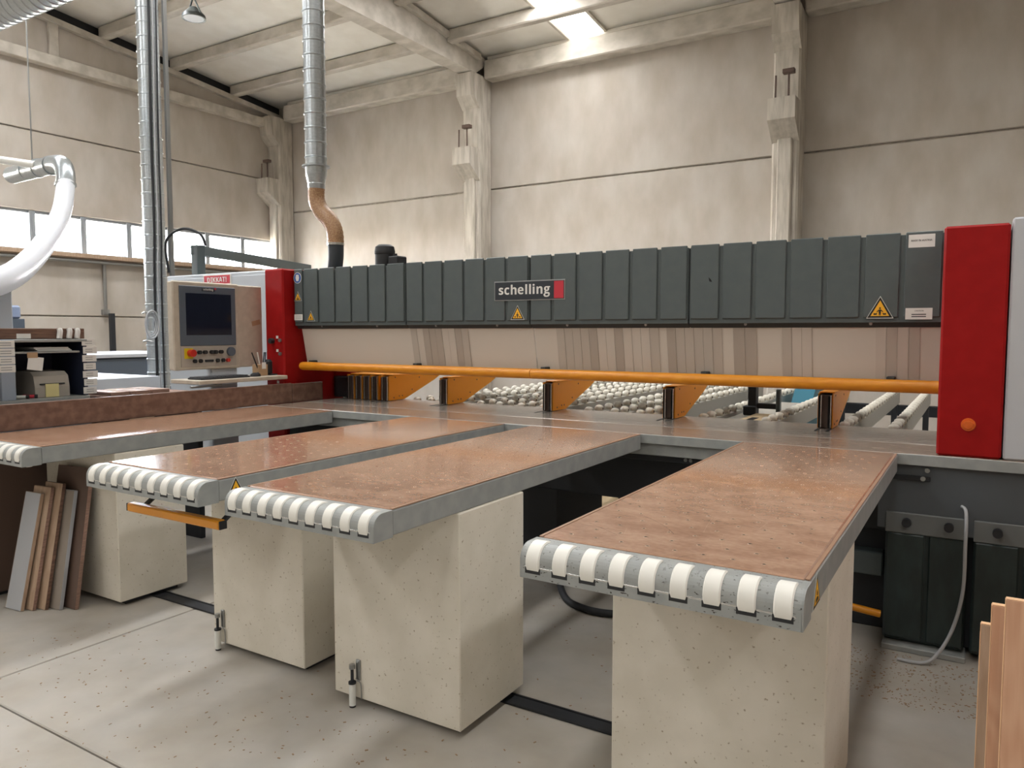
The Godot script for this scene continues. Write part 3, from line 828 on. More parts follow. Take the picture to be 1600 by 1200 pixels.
	# boards lying on the floor behind the saw
	for q in [[-3.5, -5.75, 0.0, "resting on the floor under the roller rails", 1.5], [-1.05, -5.6, 0.0, "resting on the floor near the red tower", 0.42]]:
		for k in 2:
			var b := thing("plywood_sheet", "pale plywood sheet " + q[3] + (", lower of two" if k == 0 else ", upper of two"), "board", Vector3(q[0], 0.02 * k, q[1]))
			span("sheet", b, Vector3(q[0] + 0.05 * k, 0.001 + 0.02 * k, q[1] - 1.7), Vector3(q[0] + q[4], 0.02 + 0.02 * k, q[1] - 0.05 * k), M.wood_pale, 0.002)
	span("shelf_plate", thing("low_shelf", "dark steel shelf with pale boards under the rails by the red tower", "shelf", Vector3(-0.3, 0, -5.6)), Vector3(-0.64, 0.5, -6.4), Vector3(0.1, 0.53, -5.32), M.wood_pale, 0.003)

# ------------------------------------------------------------------ support tables
func make_table(x0: float, x1: float, zf: float, px0: float, px1: float, pz0: float, pz1: float, label: String, rollers: int, nozzles: int) -> Node3D:
	var zb := -3.995
	var t := thing("support_table", label, "table", Vector3((x0 + x1) * 0.5, 0, zf), "air cushion support tables of the saw")
	var Y := TABLE_Y
	var seam := zf - 0.095
	# rounded nose
	var prof := [Vector2(seam + 0.002, 0.858), Vector2(seam + 0.002, Y - 0.004)]
	for k in 9:
		var a := PI / 2 - PI / 2 * k / 8.0
		prof.append(Vector2(zf - 0.045 + 0.045 * cos(a), Y - 0.049 + 0.045 * sin(a)))
	prof.append(Vector2(zf, 0.858))
	profile("nose", t, prof, x0, x1, M.nose_grey if x1 > -0.5 else M.frame_grey)
	for e in [x0 - 0.001, x1 + 0.001]:
		profile("nose_end", t, prof, e - 0.002, e + 0.002, M.frame_grey)
	var rm: Mesh
	if not cache.has("nose_roller"):
		cache["nose_roller"] = lathe_mesh([Vector2(0, -0.0215), Vector2(0.048, -0.0215), Vector2(0.0515, -0.018), Vector2(0.0515, 0.018), Vector2(0.048, 0.0215), Vector2(0, 0.0215)], 28).commit()
	rm = cache["nose_roller"]
	for k in rollers:
		var x := lerpf(x0 + 0.037, x1 - 0.041, (k + 0.0) / (rollers - 1))
		put("roller", t, rm, M.white_plastic, Transform3D(Basis(Vector3(0, 1, 0), Vector3(-1, 0, 0), Vector3(0, 0, 1)), Vector3(x, Y - 0.05, zf - 0.0465)))
		span("roller_slot", t, Vector3(x - 0.0235, Y - 0.079, zf - 0.02), Vector3(x + 0.0235, Y - 0.06, zf + 0.0006), M.rubber, 0.0)
	rod("roller_axle", t, Vector3(x0 + 0.012, Y - 0.062, zf - 0.004), Vector3(x1 - 0.012, Y - 0.062, zf - 0.004), 0.005, M.chrome, 8)
	# frame
	for q in [[x0, x0 + 0.035], [x1 - 0.035, x1]]:
		span("side_rail", t, Vector3(q[0], 0.862, zb), Vector3(q[1], Y - 0.006, seam), M.frame_grey, 0.004)
	span("underside", t, Vector3(x0 + 0.036, 0.88, zb), Vector3(x1 - 0.036, Y - 0.02, seam), M.frame_grey, 0.002)
	var tp := span("table_top", t, Vector3(x0 + 0.014, Y - 0.0185, zb), Vector3(x1 - 0.014, Y, seam - 0.003), M.laminate, 0.004)
	tp.set_meta("label", "scratched brown laminate top")
	for q in [[x0 + 0.002, x0 + 0.0125], [x1 - 0.0125, x1 - 0.002]]:
		span("edge_strip", t, Vector3(q[0], Y - 0.005, zb), Vector3(q[1], Y - 0.0005, seam - 0.003), M.edge_strip, 0.001)
	# air nozzles
	if nozzles > 0:
		if not cache.has("nozzle"):
			var nz := lathe_mesh([Vector2(0.0042, -0.001), Vector2(0.0042, 0.001), Vector2(0.0058, 0.0012), Vector2(0.007, -0.0002)], 10).commit()
			nz.surface_set_material(0, M.nozzle_bronze)
			nz = lathe_mesh([Vector2(0.0, 0.0004), Vector2(0.0042, 0.0004)], 10).commit(nz)
			nz.surface_set_material(1, M.black_gap)
			cache["nozzle"] = nz
		for r in nozzles:
			for k in 8:
				var x := x0 + 0.075 + (x1 - x0 - 0.15) * (k + (0.5 if r % 2 else 0.0)) / 7.6
				put("air_nozzle", t, cache["nozzle"], null, Transform3D(Basis(), Vector3(x, Y + 0.0002, seam - 0.06 - 0.083 * r)))
	# pedestal
	var pd := span("pedestal", t, Vector3(px0, 0.03, pz1), Vector3(px1, 0.8615, pz0), M.cream_paint, 0.004)
	pd.set_meta("label", "cream sheet metal pedestal")
	span("plinth", pd, Vector3(px0 + 0.04, 0.0, pz1 + 0.04), Vector3(px1 - 0.04, 0.03, pz0 - 0.05), M.body_dark, 0.003)
	return t

func floor_lock(t: Node3D, x: float, z: float) -> void:
	var p := rod("floor_lock", t, Vector3(x, 0.008, z + 0.022), Vector3(x, 0.105, z + 0.022), 0.014, M.sign_white, 14)
	rod("lock_rod", p, Vector3(x, 0.105, z + 0.022), Vector3(x, 0.165, z + 0.022), 0.0065, M.body_dark, 10)
	rod("lock_ring", p, Vector3(x, 0.098, z + 0.022), Vector3(x, 0.106, z + 0.022), 0.016, M.rubber, 14)
	rod("lock_foot", p, Vector3(x, 0.0, z + 0.022), Vector3(x, 0.008, z + 0.022), 0.013, M.rubber, 14)
	rod("lock_head", p, Vector3(x, 0.16, z + 0.022), Vector3(x, 0.178, z + 0.022), 0.012, M.steel, 12)
	span("lock_bracket", p, Vector3(x + 0.006, 0.11, z), Vector3(x + 0.028, 0.195, z + 0.008), M.steel, 0.003)
	tube("lock_wire", p, [Vector3(x + 0.016, 0.11, z + 0.012), Vector3(x + 0.032, 0.1, z + 0.008), Vector3(x + 0.034, 0.05, z + 0.006), Vector3(x + 0.032, 0.0315, z + 0.006)], 0.0025, M.steel, 6)

func build_tables() -> void:
	var side := Basis(Vector3(0, 0, -1), Vector3(0, 1, 0), Vector3(1, 0, 0))
	make_table(-4.74, -4.01, -1.88, -4.72, -4.0, -2.35, -2.77, "support table arm with brown top running along the wooden side fence", 9, 0)
	var t := make_table(-3.285, -2.525, -1.8, -3.125, -2.505, -2.3, -2.72, "support table arm with a yellow pull handle under its roller nose", 9, 12)
	warning(t, Vector3(-2.524, 0.868, -1.975), 0.085, side, 1)
	# yellow handle
	var hb := span("pull_handle", t, Vector3(-3.21, 0.73, -1.97), Vector3(-2.58, 0.768, -1.93), M.yellow_paint, 0.006)
	hb.set_meta("label", "yellow square pull handle")
	for x in [-3.13, -2.6]:
		bar("handle_arm", hb, Vector3(x, 0.75, -1.955), Vector3(x + 0.03, 0.87, -2.1), 0.035, 0.012, M.body_dark)
	for x in [-3.213, -2.577]:
		span("handle_cap", hb, Vector3(x - 0.003, 0.732, -1.968), Vector3(x + 0.003, 0.766, -1.932), M.rubber, 0.001)
	floor_lock(t, -3.07, -2.3)
	t = make_table(-2.33, -1.615, -1.775, -2.25, -1.605, -2.23, -2.69, "support table arm between the yellow handled table and the widest gap", 9, 20)
	floor_lock(t, -2.13, -2.23)
	t = make_table(-1.05, -0.318, -1.745, -1.015, -0.343, -2.28, -2.78, "support table arm beside the dark green base covers, top worn orange brown", 9, 24)
	warning(t, Vector3(-0.317, 0.868, -1.915), 0.085, side, 1)
	# dark panel beside the first pedestal
	var dc := thing("dark_cabinet", "dark cabinet side under the fence next to the leaning boards", "cabinet", Vector3(-5.05, 0, -2.4))
	span("body", dc, Vector3(-5.6, 0.02, -2.9), Vector3(-4.78, 0.85, -1.72), M.board_umber, 0.006)
	span("plinth", dc, Vector3(-5.58, 0.0, -2.88), Vector3(-4.8, 0.02, -1.75), M.body_dark, 0.002)
	# black hose on the floor
	var h := thing("black_hose", "thick black hose curving over the floor between pedestals", "hose", Vector3(-1.9, 0, -3.8))
	tube("hose", h, [Vector3(-2.2, 0.3, -4.1), Vector3(-2.14, 0.09, -4.0), Vector3(-1.99, 0.022, -3.78), Vector3(-1.82, 0.022, -3.65), Vector3(-1.6, 0.022, -3.66), Vector3(-1.2, 0.022, -3.9), Vector3(-0.9, 0.022, -4.0)], 0.02, M.rubber, 10)

# ------------------------------------------------------------------ console, shelf, ducts
func build_console() -> void:
	# pale control cabinet
	var cb := thing("control_cabinet", "pale grey control cabinet with a red warning sign behind the console", "cabinet", Vector3(-5.95, 0, -4.75))
	span("body", cb, Vector3(-6.67, 0.02, -5.05), Vector3(-5.22, 2.055, -4.49), M.cabinet_pale, 0.01)
	span("plinth", cb, Vector3(-6.65, 0, -5.03), Vector3(-5.24, 0.02, -4.51), M.body_dark, 0.002)
	span("door", cb, Vector3(-6.64, 0.1, -4.49), Vector3(-5.98, 2.02, -4.478), M.cabinet_pale, 0.004)
	span("door", cb, Vector3(-5.97, 0.1, -4.49), Vector3(-5.25, 2.02, -4.478), M.cabinet_pale, 0.004)
	var pl := span("warning_plate", cb, Vector3(-6.1, 1.95, -4.478), Vector3(-5.71, 2.04, -4.474), M.sign_white, 0.001)
	span("red_field", pl, Vector3(-6.085, 1.957, -4.475), Vector3(-5.725, 2.033, -4.4725), M.sign_red, 0.0005)
	text("lettering", pl, "DIKKAT!", Vector3(-5.905, 1.995, -4.472), 0.27, 0.045, Basis(), M.sign_white)
	var side := Basis(Vector3(0, 0, -1), Vector3(0, 1, 0), Vector3(1, 0, 0))
	# console
	var o := thing("control_console", "beige control console with dark monitor, knobs and keyboard tray", "console", Vector3(-5.2, 0, -3.9))
	span("housing", o, Vector3(-5.235, 1.235, -4.36), Vector3(-5.175, 1.905, -3.52), M.console_beige, 0.008)
	span("front_frame", o, Vector3(-5.18, 1.232, -4.105), Vector3(-5.15, 1.91, -3.51), M.console_beige, 0.01)
	span("stand", o, Vector3(-5.232, 0.0, -4.1), Vector3(-5.18, 1.235, -3.85), M.cabinet_pale, 0.008)
	var bz := span("monitor_bezel", o, Vector3(-5.152, 1.418, -4.066), Vector3(-5.142, 1.876, -3.562), M.bezel_blue_grey, 0.003)
	span("screen", bz, Vector3(-5.144, 1.5, -4.022), Vector3(-5.14, 1.82, -3.613), M.screen_glass, 0.001)
	var lg := span("logo_strip", bz, Vector3(-5.143, 1.838, -3.875), Vector3(-5.139, 1.866, -3.755), M.logo_black, 0.0005)
	text("lettering", lg, "schelling", Vector3(-5.139, 1.851, -3.813), 0.088, 0.02, side, M.sign_white)
	span("red_field", lg, Vector3(-5.141, 1.853, -3.884), Vector3(-5.138, 1.869, -3.868), M.sign_red, 0.0)
	var kp := span("control_plate", o, Vector3(-5.152, 1.257, -4.064), Vector3(-5.144, 1.415, -3.565), M.control_plate, 0.002)
	var X := Vector3(1, 0, 0)
	span("estop_plate", kp, Vector3(-5.145, 1.32, -3.665), Vector3(-5.142, 1.4, -3.59), M.estop_yellow, 0.0005)
	rod("emergency_stop", kp, Vector3(-5.143, 1.362, -3.64), Vector3(-5.1, 1.362, -3.64), 0.028, M.estop_red, 18)
	for z in [-3.715, -3.765, -3.825, -3.86, -3.91]:
		rod("selector_knob", kp, Vector3(-5.145, 1.367, z), Vector3(-5.118, 1.367, z), 0.015, M.rubber, 12)
	rod("rotary_dial", kp, Vector3(-5.145, 1.367, -4.005), Vector3(-5.122, 1.367, -4.005), 0.036, M.bezel_blue_grey, 22)
	for z in [-3.675, -3.725, -3.88, -3.93]:
		rod("push_button", kp, Vector3(-5.145, 1.3, z), Vector3(-5.125, 1.3, z), 0.015, M.rubber, 12)
	rod("push_button", kp, Vector3(-5.145, 1.3, -3.975), Vector3(-5.122, 1.3, -3.975), 0.015, M.estop_red, 12)
	span("key_slot", kp, Vector3(-5.145, 1.29, -3.845), Vector3(-5.138, 1.308, -3.77), M.body_dark, 0.001)
	var tp := span("tape_patch", o, Vector3(-5.175, 1.58, -4.335), Vector3(-5.1735, 1.62, -4.25), M.tape_brown, 0.0)
	tp.global_rotation = Vector3(0.22, 0, 0)
	# keyboard tray
	var tr := span("keyboard_tray", o, Vector3(-5.13, 1.142, -4.28), Vector3(-4.79, 1.172, -3.46), M.console_beige, 0.004)
	rod("tray_lever", tr, Vector3(-4.81, 1.128, -3.4), Vector3(-4.81, 1.13, -3.66), 0.009, M.steel, 10)
	# keyboard, mouse, pencil box on the tray
	var kb := thing("keyboard", "black computer keyboard lying on the console tray", "keyboard", Vector3(-4.92, 1.172, -3.73))
	span("body", kb, Vector3(-5.0, 1.173, -3.95), Vector3(-4.84, 1.185, -3.51), M.rubber, 0.004)
	for r in 4:
		for k in 12:
			span("key", kb, Vector3(-4.992 + 0.036 * r, 1.185, -3.94 + 0.0355 * k), Vector3(-4.962 + 0.036 * r, 1.192, -3.91 + 0.0355 * k), M.body_dark, 0.002)
	var ms := thing("computer_mouse", "black computer mouse on the tray beside the keyboard", "mouse", Vector3(-4.89, 1.172, -4.04))
	lathe("shell", ms, [Vector2(0, 0.03), Vector2(0.015, 0.028), Vector2(0.027, 0.018), Vector2(0.03, 0.0)], M.rubber, Transform3D(Basis.from_scale(Vector3(1, 1, 1.6)), Vector3(-4.89, 1.173, -4.04)), 18)
	rod("wheel", ms, Vector3(-4.894, 1.197, -4.065), Vector3(-4.886, 1.197, -4.065), 0.008, M.bezel_blue_grey, 10)
	var pc := thing("pencil_box", "small cardboard box holding pens on the console tray", "box", Vector3(-4.95, 1.172, -4.14))
	span("carton", pc, Vector3(-5.0, 1.173, -4.19), Vector3(-4.92, 1.262, -4.1), M.tape_brown, 0.002)
	span("paper_label", pc, Vector3(-4.92, 1.227, -4.17), Vector3(-4.918, 1.28, -4.13), M.paper, 0.0)
	for q in [[-4.11, 0.1, M.rubber], [-4.135, 0.05, M.sign_white], [-4.155, -0.03, M.rubber], [-4.175, -0.02, M.navy]]:
		rod("pen", pc, Vector3(-4.94, 1.22, q[0]), Vector3(-4.94, 1.36, q[0] + q[1] * 0.6), 0.005, q[2], 8)
	var sp := thing("stapler", "black stapler standing on the tray beside the pencil box", "stapler", Vector3(-4.96, 1.172, -4.23))
	span("body", sp, Vector3(-4.99, 1.173, -4.26), Vector3(-4.93, 1.3, -4.2), M.rubber, 0.02)
	span("base", sp, Vector3(-5.0, 1.173, -4.272), Vector3(-4.9, 1.183, -4.2), M.rubber, 0.002)
	# monitor arm over the cabinet
	var ar := thing("cable_boom", "dark square steel boom on a post over the control cabinet", "boom", Vector3(-6.34, 2.056, -4.6))
	span("post", ar, Vector3(-6.385, 2.056, -4.65), Vector3(-6.295, 2.34, -4.56), M.hood_grey, 0.004)
	bar("arm", ar, Vector3(-6.34, 2.295, -4.56), Vector3(-7.05, 2.295, -6.66), 0.08, 0.09, M.hood_grey)
	tube("arm_cable", ar, [Vector3(-6.3, 2.34, -4.66), Vector3(-6.33, 2.45, -4.62), Vector3(-6.5, 2.5, -4.55), Vector3(-6.68, 2.38, -4.5), Vector3(-6.72, 2.1, -4.55)], 0.012, M.rubber, 8)
	# shelf with printer
	var sh := thing("desk_shelf", "grey metal shelf unit with paper labels behind the wooden fence", "shelf", Vector3(-5.1, 0, -2.5))
	span("base_cabinet", sh, Vector3(-5.35, 0.851, -2.75), Vector3(-4.93, 1.085, -1.75), M.cabinet_blue_grey, 0.006)
	span("bottom_plate", sh, Vector3(-5.35, 1.09, -2.74), Vector3(-4.92, 1.115, -1.8), M.frame_grey, 0.003)
	span("top_plate", sh, Vector3(-5.35, 1.462, -2.74), Vector3(-4.93, 1.48, -1.8), M.frame_grey, 0.003)
	span("middle_plate", sh, Vector3(-5.3, 1.393, -2.7), Vector3(-4.95, 1.405, -2.3), M.frame_grey, 0.002)
	span("back_plate", sh, Vector3(-5.35, 1.115, -2.74), Vector3(-5.33, 1.462, -1.8), M.navy, 0.002)
	for z in [-2.74, -2.3, -1.82]:
		span("upright", sh, Vector3(-5.33, 1.115, z), Vector3(-4.94, 1.462, z + 0.022), M.navy if z < -2.5 else M.cabinet_blue_grey, 0.002)
	span("post", sh, Vector3(-4.945, 1.115, -2.3), Vector3(-4.925, 1.48, -2.22), M.cabinet_blue_grey, 0.003)
	for k in 7:
		var lb := span("paper_label", sh, Vector3(-4.935, 1.125 + 0.052 * k, -2.79 - 0.006 * (k % 3)), Vector3(-4.931, 1.168 + 0.052 * k, -2.705 - 0.006 * (k % 2)), M.paper, 0.0)
		for j in 2:
			span("print_line", lb, Vector3(-4.932, 1.137 + 0.052 * k + 0.014 * j, -2.77), Vector3(-4.9295, 1.141 + 0.052 * k + 0.014 * j, -2.725), M.frame_grey, 0.0)
	for k in 4:
		var lb := span("paper_label", sh, Vector3(-4.925, 1.285 + 0.049 * k, -2.3), Vector3(-4.922, 1.328 + 0.049 * k, -2.2), M.paper, 0.0)
		for j in 2:
			span("print_line", lb, Vector3(-4.923, 1.297 + 0.049 * k + 0.014 * j, -2.28), Vector3(-4.9205, 1.302 + 0.049 * k + 0.014 * j, -2.22), M.frame_grey, 0.0)
	var bd := thing("top_board", "dark brown board with curled paper labels lying on the shelf unit", "board", Vector3(-5.1, 1.48, -2.3))
	span("board", bd, Vector3(-5.3, 1.482, -2.74), Vector3(-4.96, 1.548, -1.75), M.wood_dark, 0.003)
	for z in [-2.58, -2.64, -2.69]:
		tube("curled_label", bd, [Vector3(-4.955, 1.545, z), Vector3(-4.948, 1.53, z), Vector3(-4.946, 1.5, z + 0.005), Vector3(-4.944, 1.484, z + 0.008)], 0.016, M.paper, 4)
	span("paper_label", bd, Vector3(-4.96, 1.484, -2.41), Vector3(-4.957, 1.515, -2.33), M.paper, 0.0)
	var pr := thing("label_printer", "beige label printer with a yellow paper strip in the shelf unit", "printer", Vector3(-5.1, 1.115, -2.55))
	profile_x("body", pr, [Vector2(-5.22, 1.117), Vector2(-4.975, 1.117), Vector2(-4.975, 1.18), Vector2(-4.99, 1.25), Vector2(-5.03, 1.275), Vector2(-5.22, 1.28)], -2.64, -2.43, M.printer_grey)
	span("slot", pr, Vector3(-4.98, 1.195, -2.61), Vector3(-4.972, 1.203, -2.46), M.body_dark, 0.0)
	var strip := span("paper_strip", pr, Vector3(-4.972, 1.118, -2.57), Vector3(-4.968, 1.2, -2.49), M.paper_yellow, 0.0)
	strip.set_meta("label", "yellow paper strip")
	var nt := thing("paper_note", "white paper note taped to the shelf edge above the printer", "note", Vector3(-4.945, 1.39, -2.42))
	span("sheet", nt, Vector3(-4.948, 1.29, -2.47), Vector3(-4.946, 1.372, -2.38), M.paper, 0.0).global_rotation = Vector3(-0.15, 0, 0)
	span("tape", nt, Vector3(-4.9495, 1.366, -2.44), Vector3(-4.9455, 1.4, -2.38), M.tape_brown, 0.0)
	var docs := thing("paper_stack", "flat stack of papers under the shelf top plate", "papers", Vector3(-5.1, 1.406, -2.55))
	for k in 3:
		span("sheet", docs, Vector3(-5.28, 1.4065 + 0.008 * k, -2.66 + 0.01 * k), Vector3(-4.97, 1.4135 + 0.008 * k, -2.45 + 0.01 * k), M.paper, 0.001)
	for q in [["pink_marker", "pink marker pen lying on the shelf bottom beside the printer", M.sign_red, -2.41, -2.38], ["white_marker", "white marker pen lying on the shelf bottom beside the pink one", M.sign_white, -2.36, -2.33]]:
		var mk := thing(q[0], q[1], "pen", Vector3(-4.99, 1.115, q[3]))
		rod("barrel", mk, Vector3(-4.98, 1.127, q[3] - 0.02), Vector3(-5.02, 1.127, q[4]), 0.011, q[2], 10)
		rod("cap", mk, Vector3(-4.98, 1.127, q[3] - 0.02), Vector3(-4.97, 1.127, q[3] - 0.03), 0.012, M.rubber, 10)
	# offcuts behind the fence
	var bench := thing("offcut_bench", "low bench with wooden offcuts behind the fence", "bench", Vector3(-5.2, 0, -3.1))
	span("bench_top", bench, Vector3(-5.4, 1.02, -3.55), Vector3(-4.83, 1.05, -2.8), M.wood_dark, 0.004)
	for z in [-3.5, -2.94]:
		span("leg", bench, Vector3(-5.38, 0, z - 0.02), Vector3(-4.85, 1.02, z + 0.02), M.body_dark, 0.004)
	var rng := RandomNumberGenerator.new()
	rng.seed = 8
	for i in 4:
		var z := -2.9 - 0.155 * i
		for k in (3 if i < 3 else 2):
			var b := thing("wood_offcut", "reddish wooden offcut, " + ["bottom", "second", "top"][k] + " of the " + ["pile beside the shelf unit", "second pile from the shelf unit", "third pile from the shelf unit", "low pile beside the console"][i], "offcut", Vector3(-5.0, 1.05 + 0.025 * k, z), "wooden offcuts stacked behind the fence")
			span("block", b, Vector3(-5.2, 1.051 + 0.0255 * k, z - 0.07), Vector3(-4.86 + rng.randf_range(-0.02, 0.01), 1.075 + 0.0255 * k, z + 0.07 - rng.randf_range(0, 0.02)), M.wood_stack, 0.002)

func profile_x(nm: String, par: Node3D, poly: Array, z0: float, z1: float, m: Material) -> MeshInstance3D:
	return prism(nm, par, poly, absf(z1 - z0), m, Transform3D(Basis(), Vector3(0, 0, (z0 + z1) * 0.5)))

func ribbed(r: float, y0: float, y1: float, step: float) -> Array:
	var out := [Vector2(r, y0)]
	var y := y0 + step * 0.5
	while y < y1 - 0.02:
		out.append_array([Vector2(r, y - 0.009), Vector2(r + 0.006, y - 0.004), Vector2(r + 0.006, y + 0.004), Vector2(r, y + 0.009)])
		y += step
	out.append(Vector2(r, y1))
	return out

func build_ducts() -> void:
	# tall duct beside the cabinet
	var d := thing("extraction_duct", "tall galvanised spiral duct standing beside the pale control cabinet", "duct", Vector3(-7.5, 0, -4.92))
	lathe("duct_pipe", d, ribbed(0.108, 0.0, 7.15, 0.145), M.galvanised, Transform3D(Basis(), Vector3(-7.5, 0.001, -4.92)), 32)
	var px := Vector3(-7.33, 0, -5.0)
	var cnd := thing("conduit_post", "thin grey square post running up behind the tall spiral duct", "post", px)
	span("post", cnd, px + Vector3(-0.02, 0, -0.02), px + Vector3(0.02, 7.1, 0.02), M.steel, 0.003)
	for k in 3:
		var cl := thing("duct_cable", ["thick black cable", "grey cable", "thin black cable"][k] + " strapped along the tall spiral duct", "cable", Vector3(-7.4 + 0.02 * k, 2.0, -4.85), "cables along the tall spiral duct")
		var w := [0.01, 0.014, 0.012][k] as float
		tube("cable", cl, [Vector3(-7.372 + 0.03 * k, 7.0, -4.84 - 0.02 * k), Vector3(-7.36 + 0.03 * k + w, 5.0, -4.84 - 0.02 * k), Vector3(-7.367 + 0.03 * k, 3.6, -4.835 - 0.02 * k), Vector3(-7.355 + 0.03 * k + w, 2.6, -4.82 - 0.02 * k), Vector3(-7.34 + 0.03 * k, 1.9, -4.8 - 0.02 * k), Vector3(-7.34 + 0.03 * k, 0.02, -4.8 - 0.02 * k)], 0.009 if k else 0.014, M.rubber if k != 1 else M.board_grey, 8)
	for y in [1.42, 1.72]:
		tube("duct_strap", d, [Vector3(-7.58, y, -4.81), Vector3(-7.5, y + 0.01, -4.795), Vector3(-7.41, y, -4.82), Vector3(-7.33, y + 0.02, -4.83)], 0.008, M.steel, 8)
	var coil := thing("cable_coil", "loose grey cable coil hanging beside the tall spiral duct", "cable", Vector3(-7.3, 1.5, -4.7))
	for k in 3:
		var loop := []
		for j in 13:
			var a := TAU * j / 12.0
			loop.append(Vector3(-7.3 + 0.012 * k, 1.6 + (0.1 + 0.02 * k) * sin(a), -4.72 + (0.055 + 0.01 * k) * cos(a)))
		tube("loop", coil, loop, 0.009, M.board_grey, 8, -1.0, 0.0, 3)
	# duct down to the hood
	var e := thing("hood_duct", "galvanised spiral duct with brown flexible hose feeding the saw hood", "duct", Vector3(-4.6, 2.03, -4.63))
	var ax := Vector3(-4.8, 0, -4.64)
	lathe("duct_pipe", e, ribbed(0.088, 2.92, 7.1, 0.118), M.galvanised, Transform3D(Basis(), ax), 32)
	lathe("reducer", e, [Vector2(0.088, 2.915), Vector2(0.115, 2.912), Vector2(0.115, 2.9), Vector2(0.09, 2.898), Vector2(0.088, 2.84), Vector2(0.072, 2.765), Vector2(0.074, 2.76), Vector2(0.07, 2.72)], M.galvanised, Transform3D(Basis(), ax), 32)
	tube("flexible_hose", e, [ax + Vector3(0, 2.73, 0), ax + Vector3(0.0, 2.63, 0), ax + Vector3(0.045, 2.54, -0.005), ax + Vector3(0.14, 2.45, -0.01), ax + Vector3(0.19, 2.36, -0.012), ax + Vector3(0.2, 2.25, -0.012)], 0.067, M.hose_brown, 22, 0.066, 0.004, 7)
	lathe("hose_clamp", e, [Vector2(0.066, 2.262), Vector2(0.072, 2.262), Vector2(0.072, 2.242), Vector2(0.066, 2.242)], M.chrome, Transform3D(Basis(), ax + Vector3(0.2, 0, -0.012)), 26)
	tube("hood_spigot", e, [ax + Vector3(0.2, 2.25, -0.012), ax + Vector3(0.2, 2.15, -0.012), ax + Vector3(0.185, 2.032, -0.012)], 0.066, M.hose_dark, 24, 0.06)
	# big duct under the roof
	var g := thing("overhead_duct", "large galvanised spiral duct hanging high across the hall", "duct", Vector3(-6.2, 4.1, -3.1))
	lathe("duct_pipe", g, ribbed(0.125, 0.0, 7.6, 0.09), M.galvanised, Transform3D(Basis(Vector3(0, 1, 0), Vector3(-1, 0, 0), Vector3(0, 0, 1)), Vector3(-5.85, 4.13, -3.22)), 32)
	for x in [-7.0, -10.0, -13.0]:
		rod("hanger", g, Vector3(x, 4.25, -3.22), Vector3(x, roof_y(-3.22), -3.22), 0.008, M.steel, 6)
	# pale hose and its pipe
	var h := thing("pale_hose", "translucent white hose bending down from a galvanised elbow", "hose", Vector3(-8.3, 3.06, -4.45))
	tube("hose", h, [Vector3(-8.28, 3.08, -4.44), Vector3(-8.02, 2.76, -4.25), Vector3(-7.446, 2.442, -3.839), Vector3(-6.757, 2.1, -3.294), Vector3(-6.15, 1.9, -2.8), Vector3(-5.75, 1.81, -2.36)], 0.086, M.hose_clear, 20, 0.1)
	tube("elbow", h, [Vector3(-8.29, 3.06, -4.44), Vector3(-8.32, 3.2, -4.46), Vector3(-8.4, 3.3, -4.47), Vector3(-8.56, 3.32, -4.47)], 0.092, M.galvanised, 20, 0.095)
	rod("pipe", h, Vector3(-8.54, 3.32, -4.47), Vector3(-9.45, 3.3, -4.47), 0.094, M.galvanised, 24)
	for x in [-8.6, -8.85, -9.1]:
		rod("pipe_collar", h, Vector3(x, 3.315, -4.47), Vector3(x - 0.03, 3.315, -4.47), 0.103, M.galvanised, 24)
	rod("pipe_collar", h, Vector3(-8.29, 3.09, -4.44), Vector3(-8.288, 3.06, -4.44), 0.104, M.galvanised, 24)
	rod("branch_pipe", h, Vector3(-8.8, 3.33, -4.4), Vector3(-9.8, 3.5, -3.9), 0.04, M.white_plastic, 16)
	rod("hanger", h, Vector3(-9.0, 3.4, -4.47), Vector3(-9.0, roof_y(-4.47), -4.47), 0.008, M.steel, 6)
	# grey machine housing that the hose feeds, at the edge of the picture
	var k := thing("filter_cabinet", "grey filter cabinet that the pale hose runs into", "cabinet", Vector3(-6.9, 0, -2.9))
	span("body", k, Vector3(-7.3, 0.02, -3.06), Vector3(-6.55, 1.86, -1.9), M.cabinet_pale, 0.01)
	span("plinth", k, Vector3(-7.28, 0.0, -3.04), Vector3(-6.57, 0.02, -1.92), M.body_dark, 0.002)
	span("lid_edge", k, Vector3(-7.32, 1.86, -3.08), Vector3(-6.53, 1.88, -1.88), M.body_dark, 0.003)
	# ceiling lamp
	var lm := thing("high_bay_lamp", "unlit dark framed high bay lamp hanging under the roof", "lamp", Vector3(-9.45, 5.85, -6.9))
	lathe("housing", lm, [Vector2(0, 0.16), Vector2(0.05, 0.15), Vector2(0.15, 0.05), Vector2(0.16, 0.0), Vector2(0.14, 0.0), Vector2(0.13, 0.03), Vector2(0, 0.04)], M.hood_grey, Transform3D(Basis(), Vector3(-9.45, 5.85, -6.9)), 24)
	rod("glass_cover", lm, Vector3(-9.45, 5.851, -6.9), Vector3(-9.45, 5.858, -6.9), 0.135, M.cabinet_pale, 24)
	for s in [-1.0, 1.0]:
		bar("bracket", lm, Vector3(-9.45 + 0.15 * s, 5.9, -6.9), Vector3(-9.45 + 0.02 * s, 6.12, -6.9), 0.02, 0.02, M.hood_grey)
	rod("suspension", lm, Vector3(-9.45, 6.1, -6.9), Vector3(-9.45, roof_y(-6.9) - 0.004, -6.9), 0.006, M.steel, 6)

